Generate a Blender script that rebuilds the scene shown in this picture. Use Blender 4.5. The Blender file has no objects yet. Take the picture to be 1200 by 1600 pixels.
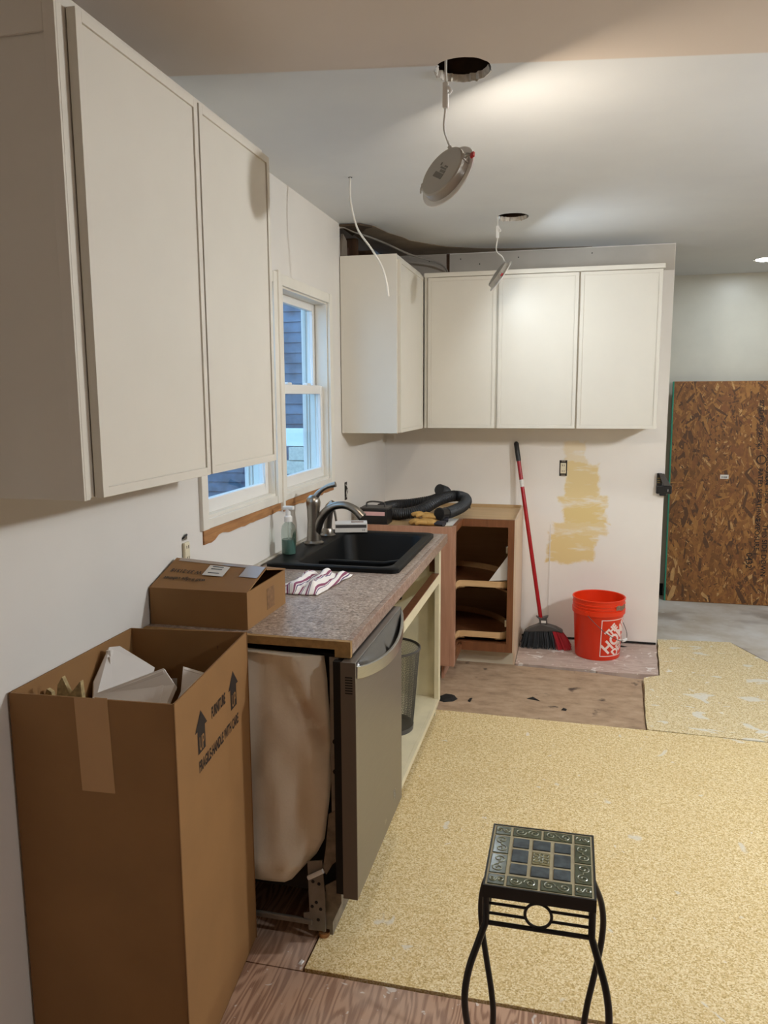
import bpy, bmesh, math, random
from mathutils import Vector, Matrix, noise as mn

random.seed(7)
SC = bpy.context.scene
COL = SC.collection
PI = math.pi

# ------------------------------------------------------------------ camera
cam_d = bpy.data.cameras.new('camera')
cam = bpy.data.objects.new('camera', cam_d)
COL.objects.link(cam)
cam_d.sensor_fit = 'VERTICAL'
cam_d.sensor_height = 32.0
cam_d.lens = 1209.0 / 1600.0 * 32.0
cam_d.clip_start = 0.02
CR = Vector((0.97228014, 0.23376618, -0.00496999))
CU = Vector((-0.02979317, 0.14494218, 0.98899147))
CF = Vector((-0.23191312, 0.9614287, -0.14788904))
cam.matrix_world = Matrix(((CR.x, CU.x, -CF.x, 1.2082), (CR.y, CU.y, -CF.y, 0.0),
                           (CR.z, CU.z, -CF.z, 1.5827), (0, 0, 0, 1)))
SC.camera = cam

# ------------------------------------------------------------------ world, exposure
world = bpy.data.worlds.new('dusk sky')
SC.world = world
world.use_nodes = True
wn = world.node_tree
bg = wn.nodes['Background']
bg.inputs['Color'].default_value = (0.36, 0.64, 1.0, 1)
bg.inputs['Strength'].default_value = 3.0
SC.view_settings.view_transform = 'Standard'
SC.view_settings.look = 'None'
SC.view_settings.gamma = 1.0
SC.view_settings.use_curve_mapping = False
SC.view_settings.exposure = 0.0

# strengths of the lamps and the added fills (their discs emit; the builders are further down)
WARM, COOL, NEUT = (1.0, 0.86, 0.68), (0.84, 0.94, 1.0), (0.92, 0.97, 1.0)
E_WAFER_1, E_WAFER_2, E_WAFER_3, E_BACK, E_REAR_FILL, E_SIDE_FILL = 145.0, 85.0, 660.0, 100.0, 38.0, 530.0

# ------------------------------------------------------------------ helpers
def lin(c):
    if isinstance(c, str):
        c = [int(c[i:i + 2], 16) for i in (0, 2, 4)]
    r = [x / 255.0 for x in c]
    return tuple((x / 12.92 if x <= 0.04045 else ((x + 0.055) / 1.055) ** 2.4) for x in r) + (1.0,)


class NT:
    """small node-tree writer"""
    def __init__(self, name):
        self.m = bpy.data.materials.new(name)
        self.m.use_nodes = True
        self.t = self.m.node_tree
        self.p = self.t.nodes['Principled BSDF']
        self.out = self.t.nodes['Material Output']
        self.tc = None

    def n(self, typ, **kw):
        nd = self.t.nodes.new(typ)
        for k, v in kw.items():
            setattr(nd, k, v)
        return nd

    def link(self, a, b):
        self.t.links.new(a, b)

    def coord(self, scale=(1, 1, 1), rot=(0, 0, 0), loc=(0, 0, 0), kind='Object'):
        if self.tc is None:
            self.tc = self.n('ShaderNodeTexCoord')
        mp = self.n('ShaderNodeMapping')
        mp.inputs['Scale'].default_value = scale
        mp.inputs['Rotation'].default_value = rot
        mp.inputs['Location'].default_value = loc
        self.link(self.tc.outputs[kind], mp.inputs['Vector'])
        return mp.outputs['Vector']

    def noise(self, scale, detail=4, rough=0.55, vec=None, dist=0.0):
        nd = self.n('ShaderNodeTexNoise')
        nd.inputs['Scale'].default_value = scale
        nd.inputs['Detail'].default_value = detail
        nd.inputs['Roughness'].default_value = rough
        nd.inputs['Distortion'].default_value = dist
        self.link(vec if vec is not None else self.coord(), nd.inputs['Vector'])
        return nd.outputs['Fac']

    def ramp(self, fac, stops, interp='LINEAR'):
        nd = self.n('ShaderNodeValToRGB')
        cr = nd.color_ramp
        cr.interpolation = interp
        while len(cr.elements) < len(stops):
            cr.elements.new(0.5)
        for e, (p, c) in zip(cr.elements, stops):
            e.position = p
            e.color = c if len(c) == 4 else lin(c)
        self.link(fac, nd.inputs['Fac'])
        return nd.outputs['Color']

    def mix(self, fac, a, b, blend='MIX'):
        nd = self.n('ShaderNodeMix', data_type='RGBA', blend_type=blend)
        for sock, v in ((nd.inputs[0], fac), (nd.inputs[6], a), (nd.inputs[7], b)):
            if hasattr(v, 'is_linked'):
                self.link(v, sock)
            elif sock.type == 'RGBA':
                sock.default_value = v if len(v) == 4 else lin(v)
            else:
                sock.default_value = v
        return nd.outputs[2]

    def math(self, op, a, b=0.0, clamp=False):
        nd = self.n('ShaderNodeMath', operation=op)
        nd.use_clamp = clamp
        for s, v in zip(nd.inputs, (a, b)):
            if hasattr(v, 'is_linked'):
                self.link(v, s)
            else:
                s.default_value = v
        return nd.outputs[0]

    def step(self, v, lo, hi):
        nd = self.n('ShaderNodeMapRange', interpolation_type='SMOOTHSTEP')
        self.link(v, nd.inputs[0])
        nd.inputs[1].default_value = lo
        nd.inputs[2].default_value = hi
        return nd.outputs[0]

    def bump(self, h, strength=0.3, dist=0.002):
        nd = self.n('ShaderNodeBump')
        nd.inputs['Strength'].default_value = strength
        nd.inputs['Distance'].default_value = dist
        self.link(h, nd.inputs['Height'])
        self.link(nd.outputs['Normal'], self.p.inputs['Normal'])

    def base(self, c):
        if hasattr(c, 'is_linked'):
            self.link(c, self.p.inputs['Base Color'])
        else:
            self.p.inputs['Base Color'].default_value = c if len(c) == 4 else lin(c)

    def set(self, **kw):
        for k, v in kw.items():
            self.p.inputs[k.replace('_', ' ')].default_value = v


def paint(name, c, rough=0.5, metal=0.0, var=0.06, vs=6.0, bump=0.0, bs=60.0, spec=0.5):
    w = NT(name)
    l = lin(c)
    if var:
        d = tuple(x * (1 - var * 2) for x in l[:3]) + (1,)
        b = tuple(min(1, x * (1 + var)) for x in l[:3]) + (1,)
        w.base(w.ramp(w.noise(vs), [(0.3, d), (0.7, b)]))
    else:
        w.base(l)
    w.set(Roughness=rough, Metallic=metal)
    w.p.inputs['Specular IOR Level'].default_value = spec
    if bump:
        w.bump(w.noise(bs, 3), bump, 0.001)
    return w.m


def emit(name, c, s):
    w = NT(name)
    w.base((0.8, 0.8, 0.8, 1))
    w.p.inputs['Emission Color'].default_value = tuple(c) + (1,)
    w.p.inputs['Emission Strength'].default_value = s
    return w.m


def glass(name, tint=(0.93, 0.97, 0.98)):
    w = NT(name)
    tr = w.n('ShaderNodeBsdfTransparent')
    tr.inputs['Color'].default_value = tint + (1,)
    gl = w.n('ShaderNodeBsdfGlossy')
    gl.inputs['Roughness'].default_value = 0.02
    fr = w.n('ShaderNodeFresnel')
    fr.inputs['IOR'].default_value = 1.45
    mx = w.n('ShaderNodeMixShader')
    ge = w.n('ShaderNodeNewGeometry')
    w.link(w.math('MULTIPLY', fr.outputs[0], w.math('SUBTRACT', 1.0, ge.outputs['Backfacing'])), mx.inputs[0])
    w.link(tr.outputs[0], mx.inputs[1])
    w.link(gl.outputs[0], mx.inputs[2])
    w.link(mx.outputs[0], w.out.inputs['Surface'])
    return w.m


class MB:
    def __init__(self):
        self.v, self.f, self.mi = [], [], []

    def face(self, idx, mi=0):
        self.f.append(tuple(idx))
        self.mi.append(mi)

    def box(self, x0, x1, y0, y1, z0, z1, mi=0):
        b = len(self.v)
        self.v += [Vector(p) for p in ((x0, y0, z0), (x1, y0, z0), (x1, y1, z0), (x0, y1, z0),
                                       (x0, y0, z1), (x1, y0, z1), (x1, y1, z1), (x0, y1, z1))]
        for q in ((0, 3, 2, 1), (4, 5, 6, 7), (0, 1, 5, 4), (1, 2, 6, 5), (2, 3, 7, 6), (3, 0, 4, 7)):
            self.face([b + i for i in q], mi)
        return self

    def prism(self, poly, axis, lo, hi, mi=0):
        b, n = len(self.v), len(poly)
        for t in (lo, hi):
            for a, c in poly:
                self.v.append(Vector({'x': (t, a, c), 'y': (a, t, c), 'z': (a, c, t)}[axis]))
        self.face([b + i for i in range(n)][::-1], mi)
        self.face([b + n + i for i in range(n)], mi)
        for i in range(n):
            j = (i + 1) % n
            self.face((b + i, b + j, b + n + j, b + n + i), mi)
        return self

    def slab(self, pts, t):
        """planar polygon in space given thickness t along its normal"""
        pts = [Vector(p) for p in pts]
        nrm = Vector((0, 0, 0))
        for i in range(len(pts)):
            nrm += pts[i].cross(pts[(i + 1) % len(pts)])
        nrm.normalize()
        b, n = len(self.v), len(pts)
        self.v += pts + [p - nrm * t for p in pts]
        self.face([b + i for i in range(n)])
        self.face([b + n + i for i in range(n)][::-1])
        for i in range(n):
            j = (i + 1) % n
            self.face((b + j, b + i, b + n + i, b + n + j))
        return self

    def tube(self, pts, r, n=8, cap=True, closed=False, mi=0, flat=None):
        pts = [Vector(p) for p in pts]
        m = len(pts)
        rr = r if isinstance(r, (list, tuple)) else [r] * m
        b = len(self.v)
        up = None
        for i in range(m):
            if closed:
                t = (pts[(i + 1) % m] - pts[i - 1]).normalized()
            else:
                t = (pts[min(i + 1, m - 1)] - pts[max(i - 1, 0)]).normalized()
            if up is None:
                up = Vector((0, 0, 1)) if abs(t.z) < 0.9 else Vector((1, 0, 0))
            up = (up - t * up.dot(t))
            if up.length < 1e-6:
                up = t.orthogonal()
            up.normalize()
            s = t.cross(up)
            fl = flat or 1.0
            for k in range(n):
                a = 2 * PI * k / n
                self.v.append(pts[i] + (up * math.cos(a) * fl + s * math.sin(a)) * rr[i])
        for i in range(m if closed else m - 1):
            j = (i + 1) % m
            for k in range(n):
                l = (k + 1) % n
                self.face((b + i * n + k, b + i * n + l, b + j * n + l, b + j * n + k), mi)
        if cap and not closed:
            self.face([b + k for k in range(n)][::-1], mi)
            self.face([b + (m - 1) * n + k for k in range(n)], mi)
        return self

    def lathe(self, prof, n=32, c=(0, 0, 0), mi=0, close=False):
        b = len(self.v)
        m = len(prof)
        for r, z in prof:
            for k in range(n):
                a = 2 * PI * k / n
                self.v.append(Vector((c[0] + r * math.cos(a), c[1] + r * math.sin(a), c[2] + z)))
        for i in range(m if close else m - 1):
            j = (i + 1) % m
            for k in range(n):
                l = (k + 1) % n
                self.face((b + i * n + k, b + i * n + l, b + j * n + l, b + j * n + k), mi)
        if not close:
            if prof[0][0] > 1e-5:
                self.face([b + k for k in range(n)][::-1], mi)
            if prof[-1][0] > 1e-5:
                self.face([b + (m - 1) * n + k for k in range(n)], mi)
        return self

    def grid(self, nu, nv, fn, mi=0):
        b = len(self.v)
        for i in range(nu + 1):
            for j in range(nv + 1):
                self.v.append(Vector(fn(i / nu, j / nv)))
        for i in range(nu):
            for j in range(nv):
                a = b + i * (nv + 1) + j
                self.face((a, a + nv + 1, a + nv + 2, a + 1), mi)
        return self

    def add(self, o, mi=None):
        b = len(self.v)
        self.v += [p.copy() for p in o.v]
        for q, k in zip(o.f, o.mi):
            self.face([b + i for i in q], k if mi is None else mi)
        return self

    def xf(self, M):
        self.v = [M @ p for p in self.v]
        return self

    def map(self, fn):
        self.v = [Vector(fn(p)) for p in self.v]
        return self

    def build(self, name, mat, parent=None, smooth=False, bevel=0.0, loc=None, recalc=True, solid=0.0, sub=0):
        me = bpy.data.meshes.new(name)
        org = Vector(loc) if loc is not None else (wloc(parent) if parent else Vector((0, 0, 0)))
        me.from_pydata([tuple(p - org) for p in self.v], [], self.f)
        for m in (mat if isinstance(mat, (list, tuple)) else [mat]):
            me.materials.append(m)
        if any(self.mi):
            me.polygons.foreach_set('material_index', self.mi)
        bm = bmesh.new()
        bm.from_mesh(me)
        bmesh.ops.remove_doubles(bm, verts=bm.verts, dist=1e-6)
        if recalc:
            bmesh.ops.recalc_face_normals(bm, faces=bm.faces)
        bm.to_mesh(me)
        bm.free()
        if smooth:
            me.shade_smooth()
            me.set_sharp_from_angle(angle=math.radians(smooth if smooth > 1 else 40))
        o = bpy.data.objects.new(name, me)
        COL.objects.link(o)
        if parent:
            o.parent = parent
            if loc is not None:
                o.location = org - wloc(parent)
        elif loc is not None:
            o.location = org
        if solid:
            md = o.modifiers.new('solid', 'SOLIDIFY')
            md.thickness = solid
            md.offset = 0
        if bevel:
            md = o.modifiers.new('bevel', 'BEVEL')
            md.width = bevel
            md.segments = 2
            md.limit_method = 'ANGLE'
            md.angle_limit = math.radians(40)
        if sub:
            md = o.modifiers.new('sub', 'SUBSURF')
            md.levels = md.render_levels = sub
        return o


def wloc(o):
    p = Vector((0, 0, 0))
    while o:
        p += o.location
        o = o.parent
    return p


def tag(o, label, cat, group=None):
    o['label'] = label
    o['category'] = cat
    if group:
        o['group'] = group
    return o


def thing(name, label, cat, loc, group=None):
    o = bpy.data.objects.new(name, None)
    o.empty_display_size = 0.1
    COL.objects.link(o)
    o.location = loc
    return tag(o, label, cat, group)


def struct(o):
    o['kind'] = 'structure'
    return o


def stuff(o):
    o['kind'] = 'stuff'
    return o


def copy_tree(o, delta):
    c = o.copy()
    COL.objects.link(c)
    c.location = o.location + Vector(delta)
    for ch in o.children:
        d = ch.copy()
        COL.objects.link(d)
        d.parent = c
        for g in ch.children:
            e = g.copy()
            COL.objects.link(e)
            e.parent = d
    return c


def text_mb(s, size, align='LEFT', bold=0.0):
    cu = bpy.data.curves.new('t', 'FONT')
    cu.body = s
    cu.size = size
    cu.align_x = align
    cu.offset = bold
    cu.resolution_u = 3
    ob = bpy.data.objects.new('t', cu)
    COL.objects.link(ob)
    dg = bpy.context.evaluated_depsgraph_get()
    me = bpy.data.meshes.new_from_object(ob.evaluated_get(dg))
    w = MB()
    w.v = [v.co.copy() for v in me.vertices]
    for p in me.polygons:
        w.face(list(p.vertices))
    bpy.data.objects.remove(ob)
    bpy.data.curves.remove(cu)
    bpy.data.meshes.remove(me)
    return w


def spline(pts, n=8):
    """Catmull-Rom through pts"""
    P = [Vector(p) for p in pts]
    P = [P[0] * 2 - P[1]] + P + [P[-1] * 2 - P[-2]]
    out = []
    for i in range(1, len(P) - 2):
        a, b, c, d = P[i - 1:i + 3]
        for k in range(n):
            t = k / n
            out.append(0.5 * ((2 * b) + (c - a) * t + (2 * a - 5 * b + 4 * c - d) * t * t + (3 * b - a - 3 * c + d) * t ** 3))
    out.append(P[-2])
    return out


def lerp(a, b, t):
    return a + (b - a) * t


# ------------------------------------------------------------------ materials
def splat_mask(w, scale, thr, vec=None, stretch=(1, 1, 1)):
    v = w.coord(scale=stretch)
    a = w.step(w.noise(scale, 3, 0.5, v, 0.6), thr, thr + 0.03)
    return a


def mat_chip():
    w = NT('particle board')
    vo = w.n('ShaderNodeTexVoronoi')
    vo.inputs['Scale'].default_value = 250
    w.link(w.coord(), vo.inputs['Vector'])
    sp_ = w.n('ShaderNodeSeparateColor')
    w.link(vo.outputs['Color'], sp_.inputs[0])
    fine = w.math('ADD', w.math('MULTIPLY', sp_.outputs[0], 0.55), w.math('MULTIPLY', w.noise(70, 3, 0.6), 0.45))
    big = w.noise(3.0, 3)
    c = w.ramp(fine, [(0.20, 'b4975e'), (0.38, 'd4b980'), (0.55, 'e2cc9a'), (0.76, 'f1e2bc')])
    c = w.mix(w.step(big, 0.3, 0.7), c, w.mix(0.10, c, 'b08a45'))
    m = splat_mask(w, 7.0, 0.675)
    m2 = splat_mask(w, 26.0, 0.715)
    c = w.mix(w.math('MULTIPLY', m, 0.75), c, 'ded8cc')
    c = w.mix(w.math('MULTIPLY', m2, 0.8), c, 'e6ddd2')
    w.base(c)
    w.set(Roughness=0.62)
    w.bump(fine, 0.05, 0.0004)
    return w.m


def mat_chip2():
    w = NT('paint splashed particle board')
    vo = w.n('ShaderNodeTexVoronoi')
    vo.inputs['Scale'].default_value = 250
    w.link(w.coord(), vo.inputs['Vector'])
    sp_ = w.n('ShaderNodeSeparateColor')
    w.link(vo.outputs['Color'], sp_.inputs[0])
    fine = w.math('ADD', w.math('MULTIPLY', sp_.outputs[0], 0.55), w.math('MULTIPLY', w.noise(70, 3, 0.6), 0.45))
    c = w.ramp(fine, [(0.20, 'ac9464'), (0.38, 'ccb480'), (0.55, 'dac89e'), (0.76, 'ece0c0')])
    m = splat_mask(w, 6.0, 0.615, stretch=(1, 1.6, 1))
    m2 = splat_mask(w, 22.0, 0.68)
    c = w.mix(w.math('MULTIPLY', m, 0.75), c, 'dcdad2')
    c = w.mix(w.math('MULTIPLY', m2, 0.8), c, 'e6e2da')
    w.base(c)
    w.set(Roughness=0.62)
    w.bump(fine, 0.05, 0.0004)
    return w.m


def mat_ply(name, dark, light, splat, thr=0.66, scale=11.0, rot=0.0, gs=(5, 26, 1)):
    w = NT(name)
    v = w.coord(scale=gs, rot=(0, 0, rot))
    base_n = w.noise(1.0, 2, 0.45, v)
    ring = w.math('SINE', w.math('MULTIPLY', base_n, 95.0))
    streak = w.noise(3.0, 4, 0.7, w.coord(scale=(gs[0] * 5, gs[1] * 0.7, 1), rot=(0, 0, rot)))
    g = w.math('ADD', w.math('MULTIPLY', ring, 0.22), streak)
    c = w.ramp(g, [(0.30, dark), (0.62, light)])
    c = w.mix(w.step(w.noise(2.2, 4), 0.42, 0.68), c, w.mix(0.45, c, 'b0a298'))
    m = splat_mask(w, scale, thr)
    m2 = splat_mask(w, scale * 3.3, thr + 0.03)
    c = w.mix(w.math('MULTIPLY', m, 0.8), c, splat)
    c = w.mix(w.math('MULTIPLY', m2, 0.8), c, splat)
    w.base(c)
    w.set(Roughness=0.7)
    w.bump(g, 0.2, 0.001)
    return w.m


def mat_dirty():
    w = NT('dirty subfloor')
    v = w.coord(scale=(2, 4, 1))
    c = w.ramp(w.noise(4, 7, 0.7, v), [(0.25, '826a54'), (0.5, 'aa8f74'), (0.8, 'bfa68c')])
    c = w.mix(w.step(w.noise(9, 4), 0.62, 0.74), c, '4a3b30')
    w.base(c)
    w.set(Roughness=0.75)
    w.bump(w.noise(40, 4), 0.3, 0.002)
    return w.m


def mat_backfloor():
    w = NT('dusty grey subfloor')
    c = w.ramp(w.noise(3, 6, 0.6), [(0.3, 'b0a594'), (0.5, 'c4beb6'), (0.75, 'd4d4d2')])
    c = w.mix(w.step(w.noise(1.6, 3), 0.5, 0.62), c, w.mix(0.5, c, '6f5a48'))
    m = splat_mask(w, 14, 0.68, stretch=(0.6, 2, 1))
    c = w.mix(m, c, 'd4d4d0')
    w.base(c)
    w.set(Roughness=0.6)
    return w.m


def mat_counter(edge=0.0):
    w = NT('speckled laminate')
    a = w.ramp(w.noise(42, 5, 0.72), [(0.36, '3a2f28'), (0.45, '88766a'), (0.50, 'b5a496'), (0.55, '8a7468'), (0.64, 'e0d6cc')])
    b = w.ramp(w.noise(95, 3, 0.7), [(0.38, '54402f'), (0.51, 'a39082'), (0.62, 'd8ccc2')])
    c = w.mix(0.45, a, b)
    c = w.mix(w.step(w.noise(16, 4), 0.5, 0.66), c, w.mix(0.3, c, '6b4a38'))
    if edge:
        c = w.mix(edge, c, '7c5238')
    w.base(c)
    w.set(Roughness=0.32)
    return w.m


def mat_wood(name, dark, light, rough=0.45, axis=2, s=14.0):
    w = NT(name)
    sc = [s, s, s]
    sc[axis] = s * 0.08
    c = w.ramp(w.noise(3.0, 5, 0.6, w.coord(scale=tuple(sc)), 0.4), [(0.3, dark), (0.7, light)])
    w.base(c)
    w.set(Roughness=rough)
    return w.m


def mat_farwall():
    w = NT('patched white wall')
    c = w.ramp(w.noise(1.7, 4), [(0.3, 'ebe5de'), (0.7, 'f2ede6')])
    tc = w.n('ShaderNodeTexCoord')
    sep = w.n('ShaderNodeSeparateXYZ')
    w.link(tc.outputs['Object'], sep.inputs[0])
    n1 = w.math('SUBTRACT', w.noise(9, 5, 0.6), 0.5)
    n2 = w.math('SUBTRACT', w.noise(7, 5, 0.6, w.coord(loc=(3.1, 0, 7.7))), 0.5)
    X = w.math('ADD', sep.outputs[0], w.math('MULTIPLY', n1, 0.14))
    Z = w.math('ADD', sep.outputs[2], w.math('MULTIPLY', n2, 0.14))
    tot = None
    for x0, x1, z0, z1, s in ((1.18, 1.31, 1.14, 1.29, 0.5), (1.19, 1.385, 0.93, 1.16, 0.9), (1.16, 1.45, 0.88, 0.945, 0.9),
                              (1.165, 1.445, 0.77, 0.89, 1.0), (1.10, 1.43, 0.69, 0.785, 0.85), (1.08, 1.39, 0.51, 0.70, 0.95)):
        a = w.math('SUBTRACT', w.math('ABSOLUTE', w.math('SUBTRACT', X, (x0 + x1) / 2)), (x1 - x0) / 2)
        b = w.math('SUBTRACT', w.math('ABSOLUTE', w.math('SUBTRACT', Z, (z0 + z1) / 2)), (z1 - z0) / 2)
        d = w.math('MAXIMUM', a, b)
        k = w.math('MULTIPLY', w.math('SUBTRACT', 1.0, w.step(d, -0.012, 0.012)), s)
        tot = k if tot is None else w.math('MAXIMUM', tot, k)
    smear = w.math('SUBTRACT', 1.0, w.math('MULTIPLY', w.step(w.noise(4, 4, 0.6, w.coord(scale=(1, 1, 4))), 0.52, 0.68), 0.85))
    tot = w.math('MULTIPLY', tot, smear)
    w.base(w.mix(tot, c, 'e4cb8e'))
    w.set(Roughness=0.6)
    return w.m


def mat_ceiling():
    w = NT('ceiling paint with light tint')
    tc = w.n('ShaderNodeTexCoord')
    sep = w.n('ShaderNodeSeparateXYZ')
    w.link(tc.outputs['Object'], sep.inputs[0])
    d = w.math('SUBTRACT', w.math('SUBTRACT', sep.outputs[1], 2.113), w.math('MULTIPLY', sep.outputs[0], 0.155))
    f = w.step(d, -0.006, 0.006)  # edge of the cool light put into the colour: near warmer, far bluer
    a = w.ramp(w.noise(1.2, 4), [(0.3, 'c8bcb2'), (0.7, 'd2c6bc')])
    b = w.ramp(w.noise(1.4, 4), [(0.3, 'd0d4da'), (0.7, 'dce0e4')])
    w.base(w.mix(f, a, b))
    w.set(Roughness=0.55)
    w.bump(w.noise(5, 3), 0.06, 0.01)
    return w.m


def mat_cloth():
    w = NT('striped dish towel')
    tc = w.n('ShaderNodeUVMap')
    sep = w.n('ShaderNodeSeparateXYZ')
    w.link(tc.outputs[0], sep.inputs[0])
    u = w.math('FRACT', w.math('MULTIPLY', sep.outputs[0], 7.0))
    c = w.ramp(u, [(0.0, 'ece6e2'), (0.30, '8a4a66'), (0.52, 'e4dcd8'), (0.62, '5d4a74'), (0.72, 'ece6e2')], 'CONSTANT')
    w.base(c)
    w.set(Roughness=0.9)
    return w.m


def mat_steel(name, c, rough):
    w = NT(name)
    n = w.noise(30, 4, 0.6, w.coord(scale=(1, 0.4, 14)))
    l = lin(c)
    w.base(w.ramp(n, [(0.3, tuple(x * 0.9 for x in l[:3]) + (1,)), (0.7, l)]))
    w.set(Roughness=rough, Metallic=1.0)
    return w.m


M_WALL = paint('white wall paint', 'e2ddd6', 0.55, var=0.02, vs=2.0)
M_FARWALL = mat_farwall()
M_BACKWALL = paint('pale green grey paint', 'c9c6b9', 0.35, var=0.02)
M_DARKWALL = paint('beige wall paint', 'b5a898', 0.6, var=0.03)
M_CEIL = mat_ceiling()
M_CAB = paint('off white cabinet paint', 'ded8cc', 0.38, var=0.01)
M_CREAM = paint('old cream paint', 'ddd3b4', 0.45, var=0.05, vs=9)
M_TRIM = paint('white trim paint', 'e6e1d6', 0.4, var=0.03)
M_VINYL = paint('white vinyl', 'e8e6e2', 0.3, var=0.0)
M_CARD = paint('cardboard', '926a3e', 0.75, var=0.05, vs=5)
M_CARD_IN = paint('cardboard inside', '805a32', 0.8, var=0.05, vs=5)
M_TAPE = paint('paper packing tape', 'b98f5f', 0.5, var=0.03)
M_CLEAR = paint('clear tape', 'a99a8e', 0.15, var=0.03)
M_INK = paint('dark print', '221610', 0.7, var=0.0)
M_BLACKINK = paint('black marker', '1c1714', 0.7, var=0.0)
M_STICKER = paint('paper sticker', 'dcd8d2', 0.6, var=0.0)
M_CHIP = mat_chip()
M_CHIP2 = mat_chip2()
M_PLY = mat_ply('worn plywood', '94705a', 'be9a80', 'd8d0c8', 0.665, 15.0, rot=0.25, gs=(12, 1.6, 1))
M_PLY2 = mat_ply('pink grey plywood', 'b09a8e', 'c2aea2', 'e6e0da', 0.63, 11.0, gs=(1.5, 8, 1))
M_DIRTY = mat_dirty()
M_BACKFLOOR = mat_backfloor()
M_COUNTER = mat_counter()
M_RAWPB = paint('raw particle board edge', 'a88452', 0.7, var=0.12, vs=60)
M_SINK = paint('black granite composite', '08090a', 0.5, var=0.1, vs=300, spec=0.22)
M_STEEL = mat_steel('brushed stainless', '9a9896', 0.42)
M_STEELH = mat_steel('handle stainless', 'b8b8b4', 0.28)
M_NICKEL = mat_steel('brushed nickel', '9a948c', 0.28)
M_STEELSHADE = paint('shaded stainless edge', '6f6458', 0.5, metal=0.3, var=0.02)  # stainless in shade, the darkness put into the colour
M_GALV = paint('galvanised sheet', '8d8880', 0.45, metal=0.6, var=0.12, vs=20)
M_RUSTY = paint('dusty steel', '857a6c', 0.6, metal=0.3, var=0.2, vs=30)
M_DARK = paint('dark gap', '14110f', 0.8, var=0.0)
M_BROWNW = mat_wood('brown laminate', '70442a', '875636', 0.4)
M_BROWNP = mat_wood('red brown side panel', 'a87a62', 'bc9078', 0.35)
M_MAPLE = mat_wood('maple rim', 'd0a878', 'dcb88a', 0.4, 0)
M_TAN = mat_wood('tan plywood', 'b9986c', 'c8a87c', 0.5, 0, 6)
M_PALEP = paint('pale side panel', 'd8bfa4', 0.5, var=0.03)
M_OLDWOOD = mat_wood('bare old wood', '8a5c34', 'b98552', 0.7, 1, 20)
M_STUD = mat_wood('dark framing lumber', '3a2618', '5c4028', 0.8, 2)
M_BLACK = paint('black plastic', '1b1b1c', 0.4, var=0.03)
M_IRON = paint('black painted iron', '0f0f10', 0.35, var=0.05)
M_HOSE = paint('ribbed black hose', '26272a', 0.5, var=0.05)
M_RED = paint('red broom handle', 'a3141c', 0.25, var=0.02)
M_REDB = paint('red bristle', 'b81c2c', 0.6, var=0.1)
M_BRIST = paint('black bristle', '26282a', 0.6, var=0.1)
M_GREYP = paint('dark grey plastic', '4a4745', 0.45, var=0.05)
M_BUCKET = paint('orange bucket', 'e8350c', 0.38, var=0.03)
M_WHITE = paint('white plastic', 'e6e4e0', 0.35, var=0.0)
M_LOGO = paint('white stencil print', 'f0d8d0', 0.5, var=0.0)
M_WIRE = paint('white cable', 'd8d4cc', 0.4, var=0.0)
M_GWIRE = paint('grey cable', '8c857c', 0.5, var=0.0)
M_FIX = paint('fixture back', 'b0aaa0', 0.3, metal=0.2, var=0.02)
M_FIXL = paint('fixture label print', '77736b', 0.5, var=0.0)
M_CLIPRED = paint('red clip tip', 'b02028', 0.4, var=0.0)
M_SPRING = paint('spring steel', 'b8b4ac', 0.3, metal=1.0, var=0.0)
M_IVORY = paint('ivory receptacle', 'e2d8bc', 0.4, var=0.0)
M_HOLE = paint('outlet box dark', '2a241e', 0.7, var=0.1)
M_INSUL = paint('fibre insulation', 'c8b698', 0.95, var=0.10, vs=7, bump=0.5, bs=120)
M_FOAM = paint('white moulding scrap', 'e4ddd6', 0.6, var=0.02)
M_SHARD = paint('chip board scrap', 'b09a6c', 0.8, var=0.2, vs=90, bump=0.4, bs=200)
M_GLOVE = paint('tan leather', 'c09450', 0.7, var=0.12, vs=25)
M_GLOVED = paint('dark cuff', '2a2832', 0.7, var=0.1)
M_PAPER = paint('white paper', 'dedad4', 0.6, var=0.0)
M_PINK = paint('pink label', 'dfb4b4', 0.5, var=0.0)
M_LIQ = paint('green soap', '5c7a72', 0.2, var=0.02)
M_LEAF = paint('leaf print', '2a4030', 0.5, var=0.1)
M_GREEN = paint('green edge paint', '2a8a70', 0.6, var=0.06)
M_TILEB = paint('dark slate glaze', '464e52', 0.12, var=0.25, vs=40)
M_TILEG = paint('green glaze', '4a4e38', 0.15, var=0.18, vs=60)
M_TILEC = paint('olive glaze', '7c7450', 0.2, var=0.1, vs=60)
M_SCROLL = paint('raised scroll glaze', '94947a', 0.25, var=0.05)
M_GROUT = paint('sandy grout', 'a59a7c', 0.8, var=0.08, vs=40)
M_CLOTH = mat_cloth()
M_GLASS = glass('window glass')
M_BOTTLE = glass('clear plastic', (0.80, 0.86, 0.84))
M_MESHW = paint('grey wire mesh', '56544f', 0.4, metal=0.5, var=0.0)
M_SCAR = paint('unpainted plaster', '8a7c6c', 0.8, var=0.12, vs=8)
M_SIDING = paint('blue grey siding', '5f6d7e', 0.7, var=0.25, vs=3)
M_POST = paint('white porch paint', 'e8ece8', 0.5, var=0.02)
M_BLOCK = paint('pale block', 'cdc8b8', 0.8, var=0.1, vs=20)
M_GROUND = paint('grey ground', '6c7278', 0.9, var=0.1)
OSBM = [paint('osb strand %d' % i, c, 0.55, var=0.10, vs=30) for i, c in
        enumerate(('7c5024', '92602e', 'a8743a', '5c3a1e', '85542a', 'c2965e'))]

D = 5.041      # far kitchen wall
ZC = 2.474     # ceiling
YB = 6.40      # wall of the room beyond
XR = 5.6
YN = -3.2

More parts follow.
